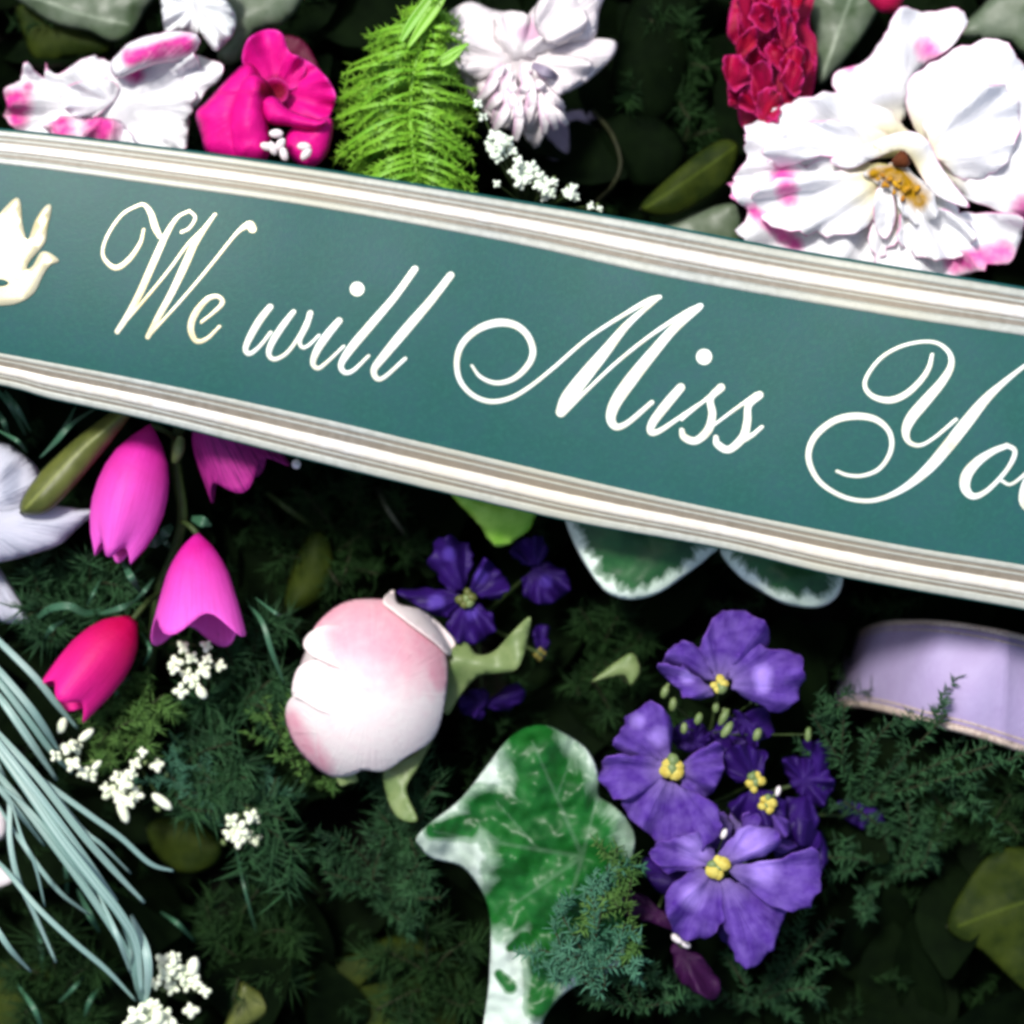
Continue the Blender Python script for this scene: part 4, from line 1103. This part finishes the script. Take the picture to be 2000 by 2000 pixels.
# rose
def rose():
    ctr = cH.p(735, 1365)
    zc = .078
    rx, ry, H = cH.r(478), cH.r(512), .030
    def zf(off, flare=0.0, lip=0.0, fade=None):
        off0 = off
        def f(x, y, e):
            off = off0
            if fade:
                q_ = max(0, min(1, (x - fade[0]) / (fade[1] - fade[0])))
                off = off0 + (fade[2] - off0) * q_
            q = ((x - ctr[0]) / rx) ** 2 + ((y - ctr[1]) / ry) ** 2
            zz = zc + H * math.sqrt(max(0.0, 1 - q * .94)) + off
            return zz + lip * (1 - e) ** 6
        return f
    t = thing('rose_bud', 'half open rose bud, creamy white with pink upper petals, lower centre left', 'rose', P(*ctr, zc))
    bm = bmesh.new()
    bmesh.ops.create_uvsphere(bm, u_segments=36, v_segments=20, radius=1)
    me = bpy.data.meshes.new('inner_petals')
    bm.to_mesh(me); bm.free()
    me.transform(Matrix.Translation(P(*ctr, zc)) @ Matrix.Diagonal((rx * PU * .82, ry * PU * .88, H * .93, 1)))
    link('inner_petals', me, M['rose_pink'], t)
    a = dict(solid=.0006, step=5)
    sheet('petal', cH([(430, 1120), (470, 1010), (600, 905), (740, 880), (870, 895), (1000, 970), (1120, 1080), (1170, 1220), (1160, 1420), (1100, 1630), (950, 1735), (830, 1812), (700, 1806), (560, 1845), (430, 1765), (360, 1655), (330, 1520), (400, 1440), (470, 1380), (440, 1330), (520, 1250), (510, 1200)]), M['rose'], t, zfun=zf(.002),
          spots=S(cH, (600, 1000, 230, 980, 1060, 270), (1090, 1180, 90, 1130, 1330, 50), (330, 1520, 60, 480, 1800, 70)), **a)
    xf = lambda a_, b_: (cH.p(a_, 0)[0], cH.p(b_, 0)[0], .0005)
    sheet('petal', cH([(296, 1520), (322, 1420), (420, 1385), (600, 1420), (780, 1550), (720, 1790), (560, 1842), (430, 1765), (340, 1655)]), M['rose'], t, zfun=zf(.0040, lip=.0008, fade=xf(340, 560)), spots=S(cH, (320, 1540, 60, 450, 1790, 60)), **a)
    sheet('petal', cH([(392, 1112), (438, 1055), (540, 1020), (720, 1060), (840, 1180), (780, 1300), (620, 1265), (500, 1215), (415, 1170)]), M['rose'], t, zfun=zf(.0055, lip=.0010, fade=xf(430, 620)), spots=S(cH, (620, 1080, 110)), **a)
    sheet('petal', cH([(343, 1300), (382, 1238), (470, 1212), (620, 1240), (860, 1330), (920, 1450), (800, 1560), (520, 1500), (390, 1430), (332, 1400)]), M['rose'], t, zfun=zf(.0052, lip=.0010, fade=xf(380, 570)), **a)
    sheet('petal', cH([(820, 890), (880, 835), (905, 905), (1040, 945), (1150, 1040), (1212, 1120), (1185, 1185), (1110, 1120), (990, 1030), (880, 945)]), M['rose'], t, zfun=zf(.0055), **a)
    for o in ([(1150, 1200), (1260, 1115), (1330, 1180), (1420, 1165), (1520, 1060), (1615, 978), (1605, 1100), (1545, 1260), (1420, 1285), (1330, 1305), (1240, 1400), (1170, 1510), (1120, 1400)],
              [(830, 1800), (960, 1735), (1090, 1640), (1020, 1780), (960, 1870), (955, 1940), (1010, 2080), (900, 2060), (840, 1940)],
              [(560, 1800), (640, 1780), (690, 1860), (640, 1880), (590, 1890)]):
        sheet('sepal', cH(o), M['sepal'], t, z=.082, dome=.001, lump=.006, k=.2, center=cH.p(1100, 1450))
    stem_to_ground(t, *cH.p(1040, 1560), .075, 14)
rose()
fern_sprig('green feathery sprig hugging the lower left side of the rose', cH.p(480, 1900), [cH.p(180, 1420), cH.p(300, 1700), cH.p(620, 1850)], .06, .082, M['needle_green'], 31, nl=(10, 26), w=4.5, sub=4)

# purple flowers
def florets(name, label, fl, z, mat, ctr, cat='flower'):
    t = thing(name, label, cat, P(*ctr, z))
    k = 0
    rnd = random.Random(len(fl))
    for f in fl:
        cx, cy = f['c']
        dz = f.get('dz', 0)
        hold = None
        for pt in f['p']:
            k += 1
            mt = f.get('m', mat)
            sp = pt[1] if isinstance(pt, tuple) else ()
            out = pt[0] if isinstance(pt, tuple) else pt
            a_ = np.array(out, float)
            g_ = a_.mean(0)
            a_ = g_ + (a_ - g_) * 1.13
            g2 = a_ - np.array((cx, cy))
            dd = np.sqrt((g2 ** 2).sum(1))
            inner = dd < dd.min() + .35 * (dd.max() - dd.min())
            a_[inner] -= g2[inner] * .35
            sheet('petal', [tuple(q) for q in a_], M[mt], t, z=z + dz + .0014 * (k % 3), center=(cx, cy), k=.10, dome=.0022, ruf=.0042, rfreq=6, lump=.0025, spots=sp, seed=k, wav=9, step=4)
        if f.get('eye'):
            for q in range(6):
                th = q * 1.05 + k
                rr = f['eye'] * (.5 if q else 0)
                blob('flower_eye', cx + math.cos(th) * rr, cy + math.sin(th) * rr * f.get('es', 1.1), z + dz + .0045, f['eye'] * rnd.uniform(.38, .62), M[f.get('em', 'yolk') if q % 3 else 'sepal'], t, stretch=1.2, ang=th, seed=k + q, rz=.9)
        tube('stalk', [(cx, cy, z + dz - .001, 4), ((cx + ctr[0]) / 2, (cy + ctr[1]) / 2, z - .02, 4), (ctr[0], ctr[1], z - .035, 5)], M['stem'], t, sides=5)
    tube('main_stem', [(ctr[0], ctr[1], z - .035, 7), (ctr[0] + 10, ctr[1] + 40, -.01, 8)], M['stem'], t)
    return t
florets('purple_stock', 'bright violet flower spray with pale yellow eyes, right of the ivy leaf', [
    dict(c=cJ.p(980, 1085), eye=18, em='yolk', dz=.004, p=[
        (cJ([(880, 870), (960, 700), (1060, 640), (1240, 700), (1275, 800), (1235, 890), (1130, 960), (1020, 1040), (920, 970)]), ()),
        (cJ([(1100, 960), (1180, 870), (1300, 880), (1460, 920), (1492, 1050), (1440, 1180), (1330, 1240), (1220, 1160), (1110, 1090)]), S(cJ, (1255, 1020, 55, 1255, 1090, 45))),
        (cJ([(640, 960), (700, 860), (790, 830), (880, 880), (930, 1000), (860, 1040), (760, 1000)]), ()),
        (cJ([(605, 985), (700, 975), (800, 1010), (900, 1100), (910, 1190), (800, 1160), (700, 1080)]), S(cJ, (780, 1040, 40)))]),
    dict(c=cK.p(370, 230), eye=24, dz=.003, es=1.3, p=[
        (cK([(55, 270), (120, 175), (260, 160), (330, 220), (290, 330), (150, 355)]), ()),
        (cK([(140, 90), (190, 0), (290, -50), (350, 30), (340, 130), (260, 180), (150, 150)]), S(cK, (215, 20, 30), (310, 90, 40))),
        (cK([(420, 290), (480, 170), (570, 130), (595, 230), (530, 340), (450, 375)]), ()),
        (cK([(180, 380), (300, 320), (420, 350), (540, 400), (565, 500), (470, 590), (340, 550), (220, 460)]), ())]),
    dict(c=cK.p(575, 670), eye=24, dz=.010, p=[
        (cK([(290, 590), (380, 545), (480, 530), (550, 620), (440, 670), (340, 680)]), S(cK, (470, 590, 60))),
        (cK([(600, 570), (690, 490), (800, 500), (835, 550), (770, 610), (660, 640)]), S(cK, (720, 550, 80))),
        (cK([(690, 670), (860, 640), (990, 600), (1018, 720), (965, 825), (850, 840), (740, 770)]), S(cK, (780, 680, 60))),
        (cK([(355, 800), (420, 700), (510, 710), (595, 800), (585, 900), (490, 975), (385, 945)]), S(cK, (460, 800, 50))),
        (cK([(590, 770), (700, 780), (840, 830), (850, 900), (785, 1035), (700, 1095), (640, 1010), (605, 900)]), ())]),
    dict(c=cK.p(650, 470), dz=-.010, m='violet', p=[cK([(480, 470), (580, 430), (640, 500), (600, 570), (500, 560)]), cK([(620, 420), (700, 380), (770, 450), (720, 530), (640, 500)]), cK([(760, 480), (860, 470), (930, 540), (850, 600), (770, 570)])]),
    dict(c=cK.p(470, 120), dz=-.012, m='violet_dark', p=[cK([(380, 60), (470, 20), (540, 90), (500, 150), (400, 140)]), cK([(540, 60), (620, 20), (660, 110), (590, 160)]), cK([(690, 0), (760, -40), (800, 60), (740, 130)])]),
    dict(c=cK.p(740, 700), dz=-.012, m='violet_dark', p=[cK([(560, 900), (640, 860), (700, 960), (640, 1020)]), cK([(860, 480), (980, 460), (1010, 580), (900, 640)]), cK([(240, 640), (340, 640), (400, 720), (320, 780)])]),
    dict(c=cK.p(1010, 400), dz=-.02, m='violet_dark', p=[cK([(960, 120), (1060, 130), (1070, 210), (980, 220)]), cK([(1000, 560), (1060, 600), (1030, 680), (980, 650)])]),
    dict(c=cK.p(740, 290), eye=19, em='yolk', dz=-.004, m='violet_dark', es=1.5, p=[
        cK([(640, 380), (760, 340), (860, 400), (820, 480), (680, 460)]),
        cK([(600, 180), (680, 130), (780, 160), (760, 260), (640, 270)])]),
    dict(c=cK.p(790, 390), eye=18, dz=-.002, es=1.5, m='violet', p=[cK([(700, 440), (800, 420), (880, 480), (840, 540), (720, 520)])]),
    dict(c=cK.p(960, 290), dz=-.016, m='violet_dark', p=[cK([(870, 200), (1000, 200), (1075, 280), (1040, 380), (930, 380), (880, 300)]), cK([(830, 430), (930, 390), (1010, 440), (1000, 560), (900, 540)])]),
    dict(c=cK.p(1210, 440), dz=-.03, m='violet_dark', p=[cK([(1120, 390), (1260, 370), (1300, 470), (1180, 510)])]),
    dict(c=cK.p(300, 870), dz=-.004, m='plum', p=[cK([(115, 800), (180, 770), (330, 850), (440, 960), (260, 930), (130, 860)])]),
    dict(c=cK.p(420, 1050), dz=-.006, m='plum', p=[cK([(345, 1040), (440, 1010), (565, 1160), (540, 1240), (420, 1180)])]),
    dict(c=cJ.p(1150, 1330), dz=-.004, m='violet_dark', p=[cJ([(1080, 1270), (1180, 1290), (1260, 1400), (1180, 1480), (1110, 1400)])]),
], .090, 'violet', cK.p(480, 420))
buds('pale green unopened buds among the violet flowers',
     [(640, 1130, 34, 1.8, 1.2), (690, 1210, 34, 1.8, 1.4), (850, 1300, 34, 1.6, 1.2), (760, 1360, 30, 1.7, 1.5), (1230, 1170, 34, 1.9, 1.3), (1220, 1400, 34, 1.7, 1.2), (1010, 1290, 34, 2.4, 1.1), (1030, 1370, 36, 2.2, 1.0), (1540, 1400, 28, 2.4, 1.5), (960, 1230, 30, 1.6, 1.5)], .092, 'sepal', cJ, (900, 1400), seed=12, name='green_bud_spray')
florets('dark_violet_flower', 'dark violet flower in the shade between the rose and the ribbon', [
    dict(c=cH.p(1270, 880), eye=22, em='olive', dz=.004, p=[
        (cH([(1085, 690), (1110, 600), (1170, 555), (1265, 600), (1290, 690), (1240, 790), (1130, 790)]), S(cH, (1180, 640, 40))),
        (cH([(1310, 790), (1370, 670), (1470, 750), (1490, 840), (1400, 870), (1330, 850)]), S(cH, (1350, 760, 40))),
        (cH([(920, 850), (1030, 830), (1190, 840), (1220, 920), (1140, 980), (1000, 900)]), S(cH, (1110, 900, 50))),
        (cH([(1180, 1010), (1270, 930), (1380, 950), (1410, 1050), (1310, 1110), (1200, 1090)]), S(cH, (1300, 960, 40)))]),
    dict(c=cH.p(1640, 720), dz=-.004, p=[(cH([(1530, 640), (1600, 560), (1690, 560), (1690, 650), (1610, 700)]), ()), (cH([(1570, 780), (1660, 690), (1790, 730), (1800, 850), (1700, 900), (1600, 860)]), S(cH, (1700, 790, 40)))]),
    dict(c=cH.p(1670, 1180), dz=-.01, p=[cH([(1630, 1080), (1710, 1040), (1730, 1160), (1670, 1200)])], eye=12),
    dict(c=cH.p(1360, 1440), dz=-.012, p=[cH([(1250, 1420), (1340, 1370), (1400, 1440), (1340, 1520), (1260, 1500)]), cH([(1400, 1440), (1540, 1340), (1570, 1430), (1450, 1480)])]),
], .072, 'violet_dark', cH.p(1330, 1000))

# leaves in the middle
leaf('lime green leaf tip poking out below the ribbon border above the dark violet flower', cH([(1180, 290), (1350, 310), (1560, 350), (1650, 410), (1600, 520), (1520, 580), (1440, 605), (1390, 560), (1330, 470), (1240, 380)]), 'lime_leaf', .092, dome=.003, wav=3, name='lime_leaf')
leaf('left variegated leaf with a cream rim under the ribbon border', cJ([(10, 40), (60, -40), (300, -140), (700, -90), (960, 190), (920, 280), (760, 405), (600, 512), (430, 552), (280, 512), (180, 400), (80, 230)]), 'vari', .096, rib_pts=cJ([(560, -60), (500, 250), (440, 500)]), dome=.006, center=cJ.p(560, -100), name='variegated_leaf', lump=.002)
leaf('right variegated leaf with a cream rim under the ribbon border', cJ([(980, 240), (1050, 120), (1400, 100), (1750, 300), (1765, 410), (1722, 535), (1600, 602), (1400, 582), (1250, 505), (1100, 400)]), 'vari', .094, rib_pts=cJ([(1350, 150), (1480, 350), (1600, 560)]), dome=.006, center=cJ.p(1300, 60), name='variegated_leaf', lump=.002)
ivy = leaf('large ivy leaf, green in the middle with cream white edges, at the bottom centre', cI([(335, 850), (420, 760), (600, 615), (760, 410), (860, 285), (960, 212), (1090, 195), (1230, 260), (1340, 350), (1400, 500), (1400, 600), (1480, 660), (1560, 740), (1610, 860), (1570, 1050), (1520, 1200), (1560, 1400), (1500, 1600), (1300, 1690), (1180, 1770), (1080, 1900), (1000, 2080), (735, 2080), (755, 1700), (765, 1400), (740, 1220), (660, 1080), (580, 1010), (430, 970), (360, 910)]),
           'ivy', .094, dome=.006, lump=.007, center=cI.p(1300, 900), step=4, name='ivy_leaf', cat='ivy leaf',
           veins=S(cI, (1300, 960, 14, 1010, 290, 6), (1300, 960, 14, 800, 880, 9), (800, 880, 9, 440, 815, 5), (1300, 960, 14, 870, 1260, 6), (1300, 960, 12, 1400, 560, 5), (1300, 960, 12, 1060, 1800, 6), (1050, 925, 8, 800, 640, 4), (1150, 620, 8, 1230, 400, 4)),
           spots=S(cI, (1200, 850, 350, 1010, 290, 175), (1100, 880, 350, 740, 680, 130), (640, 780, 85, 430, 810, 52), (1100, 1000, 380, 880, 1240, 190), (1400, 1000, 190, 1450, 1400, 160), (1110, 1450, 150, 1050, 1830, 80), (815, 1640, 26, 880, 1715, 40), (960, 1440, 60, 880, 1490, 24), (1150, 1200, 280, 1250, 1300, 260)))
leaf('small pale green pointed leaf left of the violet spray', cJ([(180, 1070), (250, 1000), (330, 940), (440, 885), (490, 1000), (425, 1095), (385, 1035), (300, 1045)]), 'sepal', .078, dome=.002, name='pale_leaf')
leaf('dark broad leaf with a rib in the bottom right corner', cK([(1590, 930), (1700, 700), (1800, 600), (1932, 575), (2200, 650), (2200, 1400), (1932, 1215), (1750, 1045)]), 'dark_leaf', .06, dome=.005, rib_pts=cK([(1640, 930), (1850, 850), (2150, 760)]))
leaf('dark green rounded leaf below the cream clusters at lower left', cG([(850, 800), (950, 730), (1150, 760), (1290, 880), (1260, 1000), (1080, 1065), (920, 970)]), 'dark_leaf', .05, dome=.004)
leaf('dark olive leaf filling the bottom left corner', cG([(-60, 1600), (150, 1560), (320, 1650), (350, 1850), (250, 2050), (-60, 2050)]), 'dark_leaf', .04, dome=.005)
leaf('dark leaf at the bottom edge left of the ivy leaf', cI([(-300, 1650), (-100, 1500), (200, 1420), (520, 1480), (640, 1700), (600, 2060), (-200, 2060)]), 'dark_leaf', .035, dome=.006)
leaf('small bright green leaf at the bottom edge between the cream cluster and the dark leaf', cG([(1290, 2000), (1340, 1850), (1400, 1690), (1500, 1740), (1610, 1830), (1520, 1900), (1420, 1960)]), 'olive', .06, dome=.003)
leaf('olive leaf in shade above the rose, left of the dark violet flower', cH([(300, 950), (330, 700), (430, 520), (540, 560), (560, 760), (480, 900)]), 'dark_leaf', .05, dome=.006)
for lab, pts, r_, mt in (('olive stem slanting below the purple pink bell', [(150, 280), (300, 390), (500, 530)], 6, 'stem'), ('grey green stalk under the middle of the ribbon', [(790, 290), (860, 420), (985, 590)], 5, 'stem_grey'),
                         ('thin stalk rising behind the top of the rose', [(480, 640), (560, 770), (640, 880)], 4, 'stem_dark')):
    tag(tube('flower_stalk', [cH.p(*pts[0]) + (.03, r_), cH.p(*pts[1]) + (.062, r_), cH.p(*pts[2]) + (.04, r_)], M[mt]), lab, 'stalk')
t = tag(blob('pearl_bead', *cF.p(1720, 465), .098, 10, M['pearl'], None), 'tiny white bead at the tip of the purple pink bell', 'bead')

# lavender ribbon
def lavender():
    T = catmull(cL([(820, 560), (900, 440), (1040, 385), (1250, 372), (1450, 382), (1700, 418), (1932, 470), (2300, 570), (2700, 700)]), 10, closed=False)
    B = catmull(cL([(680, 1000), (760, 890), (900, 885), (1080, 920), (1300, 985), (1600, 1062), (1932, 1170), (2300, 1290), (2700, 1420)]), 10, closed=False)
    t = thing('lavender_ribbon', 'lavender satin ribbon with cream edges curling out at the right edge below the green ribbon', 'ribbon', P(*cL.p(1700, 750), .08))
    n = len(T)
    def at(i, v):
        f = i / (n - 1)
        z = -.004 + .088 * math.sin(min(1, f * 1.6) * math.pi / 2) ** 1.2 - .03 * max(0, f - .7) / .3
        p = T[i] * (1 - v) + B[i] * v
        return P(p[0], p[1], z + .005 * math.sin(math.pi * v) + .0022 * noise.noise(Vector((f * 9, v * 1.3, 4))) + .0012 * math.sin(f * 31 + v * 2))
    vs, fs = [], []
    nv = 14
    for i in range(n):
        for j in range(nv + 1): vs.append(at(i, j / nv))
    for i in range(n - 1):
        for j in range(nv):
            q = i * (nv + 1) + j
            fs.append((q, q + 1, q + nv + 2, q + nv + 1))
    me = bpy.data.meshes.new('satin_band')
    me.from_pydata(vs, [], fs)
    if me.polygons[len(fs) // 2].normal.z < 0: me.flip_normals()
    link('satin_band', me, M['lavender'], t, .0004)
    for v, rr in ((0, 7), (.08, 2.2), (.92, 2.6), (1, 9)):
        V, Fc = [], []
        for i in range(n):
            a = at(i, v)
            dn = (at(i, min(1, v + .05)) - at(i, max(0, v - .05))).normalized()
            for s in range(6):
                th = s / 6 * 2 * math.pi
                V.append(a + dn * math.cos(th) * rr * PU + Vector((0, 0, 1)) * (math.sin(th) * rr * PU))
        for i in range(n - 1):
            for s in range(6):
                Fc.append((i * 6 + s, i * 6 + (s + 1) % 6, (i + 1) * 6 + (s + 1) % 6, (i + 1) * 6 + s))
        me = bpy.data.meshes.new('edge_cord')
        me.from_pydata(V, [], Fc)
        link('edge_cord', me, M['cord'], t)
lavender()

# feathery greenery
fern_sprig('dark feathery sprig overlapping the lower edge of the lavender ribbon', cL.p(900, 1500), [cL.p(800, 900), cL.p(1100, 1000), cL.p(1450, 950), cL.p(1700, 1150), cL.p(1950, 1200), cL.p(600, 950)], .06, .09, M['needle'], 21, nl=(14, 34), w=4)
fern_sprig('dark feathery sprig between the violet spray and the bottom right leaf', cL.p(1100, 1950), [cL.p(800, 1500), cL.p(1200, 1500), cL.p(1500, 1500), cL.p(700, 1850), cL.p(900, 2200), cL.p(1350, 1750)], .045, .072, M['needle'], 22, nl=(14, 34), w=4)
fern_sprig('blue green feathery sprig lying over the lower right of the ivy leaf', cI.p(1320, 1640), [cI.p(1150, 1250), cI.p(1350, 1130), cI.p(1550, 1350), cI.p(1200, 1500), cI.p(1600, 1600), cI.p(1450, 1000)], .106, .112, M['needle_blue'], 23, nl=(12, 30), w=4.5)
fern_sprig('blue green feathery sprig at the bottom edge right of the ivy tip', cI.p(1650, 1850), [cI.p(1300, 1700), cI.p(1500, 1620), cI.p(1750, 1650), cI.p(1850, 1800)], .08, .09, M['needle'], 24, nl=(12, 30), w=4)
fern_sprig('teal feathery sprig between the cream clusters below the rose', cG.p(1500, 850), [cG.p(950, 450), cG.p(1150, 420), cG.p(1250, 620), cG.p(1600, 500), cG.p(1050, 560)], .055, .072, M['needle_blue'], 25, nl=(14, 36), w=3)
fern_sprig('dark teal feathery sprig spreading left of the ivy leaf', cI.p(150, 1250), [cI.p(-100, 850), cI.p(150, 850), cI.p(350, 1000), cI.p(480, 1200), cI.p(-200, 1050), cI.p(300, 1350)], .05, .075, M['needle'], 26, nl=(18, 44), w=3)
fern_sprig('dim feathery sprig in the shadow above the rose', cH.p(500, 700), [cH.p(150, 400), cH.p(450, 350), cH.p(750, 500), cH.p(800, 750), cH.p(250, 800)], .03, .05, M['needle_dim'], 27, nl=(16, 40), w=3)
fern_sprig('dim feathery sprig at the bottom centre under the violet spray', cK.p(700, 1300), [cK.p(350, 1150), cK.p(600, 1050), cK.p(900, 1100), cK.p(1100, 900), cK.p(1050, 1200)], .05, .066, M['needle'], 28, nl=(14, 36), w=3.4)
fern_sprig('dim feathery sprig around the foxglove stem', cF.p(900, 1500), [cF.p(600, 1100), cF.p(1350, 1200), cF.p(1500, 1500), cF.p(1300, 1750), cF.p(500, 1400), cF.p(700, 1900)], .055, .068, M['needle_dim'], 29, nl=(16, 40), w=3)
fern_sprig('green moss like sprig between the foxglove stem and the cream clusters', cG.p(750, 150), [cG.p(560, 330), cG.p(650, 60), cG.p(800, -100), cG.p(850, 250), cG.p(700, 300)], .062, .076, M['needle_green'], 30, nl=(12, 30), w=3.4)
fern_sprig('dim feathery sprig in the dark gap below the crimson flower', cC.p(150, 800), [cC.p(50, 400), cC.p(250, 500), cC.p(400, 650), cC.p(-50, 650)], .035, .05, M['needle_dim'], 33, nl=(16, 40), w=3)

fern_sprig('long needled teal sprig fanning out below the left pair of cream clusters', cG.p(1000, 500), [cG.p(1350, 300), cG.p(1450, 500), cG.p(1650, 750), cG.p(1250, 700), cG.p(1750, 950)], .058, .076, M['needle'], 41, nl=(40, 95), w=3.4)
fern_sprig('long needled green sprig between the rose and the large pink bell', cF.p(1350, 1900), [cF.p(1300, 1500), cF.p(1500, 1350), cF.p(1600, 1700), cF.p(1150, 1850), cF.p(1650, 1950)], .056, .074, M['needle'], 42, nl=(36, 90), w=3.4)
fern_sprig('long needled sprig left of the foxglove stem under the lily', cF.p(420, 1250), [cF.p(200, 1120), cF.p(520, 1050), cF.p(720, 1180), cF.p(150, 1350), cF.p(600, 1350), cF.p(300, 1500)], .056, .078, M['needle'], 43, nl=(30, 80), w=3.4)
fern_sprig('green mossy sprig below the rose red bell', cG.p(620, 260), [cG.p(500, 130), cG.p(700, 20), cG.p(850, 130), cG.p(600, 420), cG.p(880, 300), cG.p(950, 20)], .066, .080, M['needle_green'], 44, nl=(16, 44), w=3.6)
fern_sprig('dark needled sprig filling the gap between the rose and the ivy leaf', cI.p(250, 1000), [cI.p(200, 500), cI.p(400, 650), cI.p(300, 850), cI.p(120, 700), cI.p(500, 480), cI.p(380, 1150)], .056, .072, M['needle'], 45, nl=(26, 70), w=3.2)
fern_sprig('dark needled sprig along the bottom edge left of the ivy stalk', cI.p(450, 1750), [cI.p(150, 1500), cI.p(400, 1350), cI.p(620, 1450), cI.p(680, 1800), cI.p(100, 1850), cI.p(300, 1950)], .046, .066, M['needle_dim'], 46, nl=(30, 80), w=3.2)
fern_sprig('feathery green sprig over the right half of the ivy leaf beside the violets', cI.p(1560, 1250), [cI.p(1500, 900), cI.p(1580, 1050), cI.p(1440, 1150), cI.p(1300, 1320), cI.p(1640, 1500)], .106, .110, M['needle_green'], 47, nl=(12, 34), w=4)
fern_sprig('dim green sprig in the bottom left corner beside the grass base', cG.p(350, 1800), [cG.p(100, 1600), cG.p(300, 1450), cG.p(520, 1600), cG.p(150, 1900), cG.p(550, 1900)], .048, .066, M['needle_dim'], 48, nl=(30, 90), w=3.4)
fern_sprig('dim green sprig right of the bottom cream clusters', cG.p(1400, 1500), [cG.p(1200, 1250), cG.p(1500, 1150), cG.p(1700, 1400), cG.p(1250, 1450), cG.p(1650, 1700), cG.p(1350, 1800)], .044, .064, M['needle_dim'], 49, nl=(30, 80), w=3.2)
fern_sprig('dim feathery sprig between the dark violet flower and the pale leaf', cJ.p(250, 900), [cJ.p(100, 600), cJ.p(350, 650), cJ.p(500, 750), cJ.p(450, 1100), cJ.p(100, 1150), cJ.p(300, 1250)], .036, .056, M['needle_dim'], 50, nl=(24, 60), w=3.2)
fern_sprig('dark feathery sprig at the right edge below the lavender ribbon', cL.p(1600, 1700), [cL.p(1300, 1350), cL.p(1600, 1300), cL.p(1850, 1450), cL.p(1400, 1750), cL.p(1900, 1700)], .044, .066, M['needle_dim'], 51, nl=(20, 50), w=3.4)
fern_sprig('dim feathery sprig in the dark gap right of the shaggy white flower', cC.p(120, 350), [cC.p(50, 100), cC.p(250, 150), cC.p(350, 350), cC.p(-50, 450), cC.p(250, 600)], .036, .058, M['needle_dim'], 52, nl=(24, 60), w=3.2)
fern_sprig('dark feathery sprig under the middle of the ribbon, above the rose', cH.p(650, 550), [cH.p(400, 300), cH.p(700, 250), cH.p(950, 400), cH.p(1000, 650), cH.p(600, 800), cH.p(250, 650)], .036, .056, M['needle_dim'], 53, nl=(24, 60), w=3.0)

fern_sprig('teal sprig breaking across the stalk end of the ivy leaf', cI.p(1400, 1760), [cI.p(1050, 1500), cI.p(1150, 1620), cI.p(1250, 1400), cI.p(1120, 1350), cI.p(1380, 1500)], .107, .111, M['needle_blue'], 54, nl=(12, 32), w=4)

buds('small pale pink and green tips at the foot of the violet spray', [(395, 985, 26, 1.7, -.5), (430, 1010, 20, 1.6, -.5), (600, 520, 18, 1.8, 1.2), (560, 430, 16, 2.0, .8), (840, 330, 16, 2.0, 1.3)], .096, 'blush', cK, (480, 900), seed=13, name='petal_tip_spray')
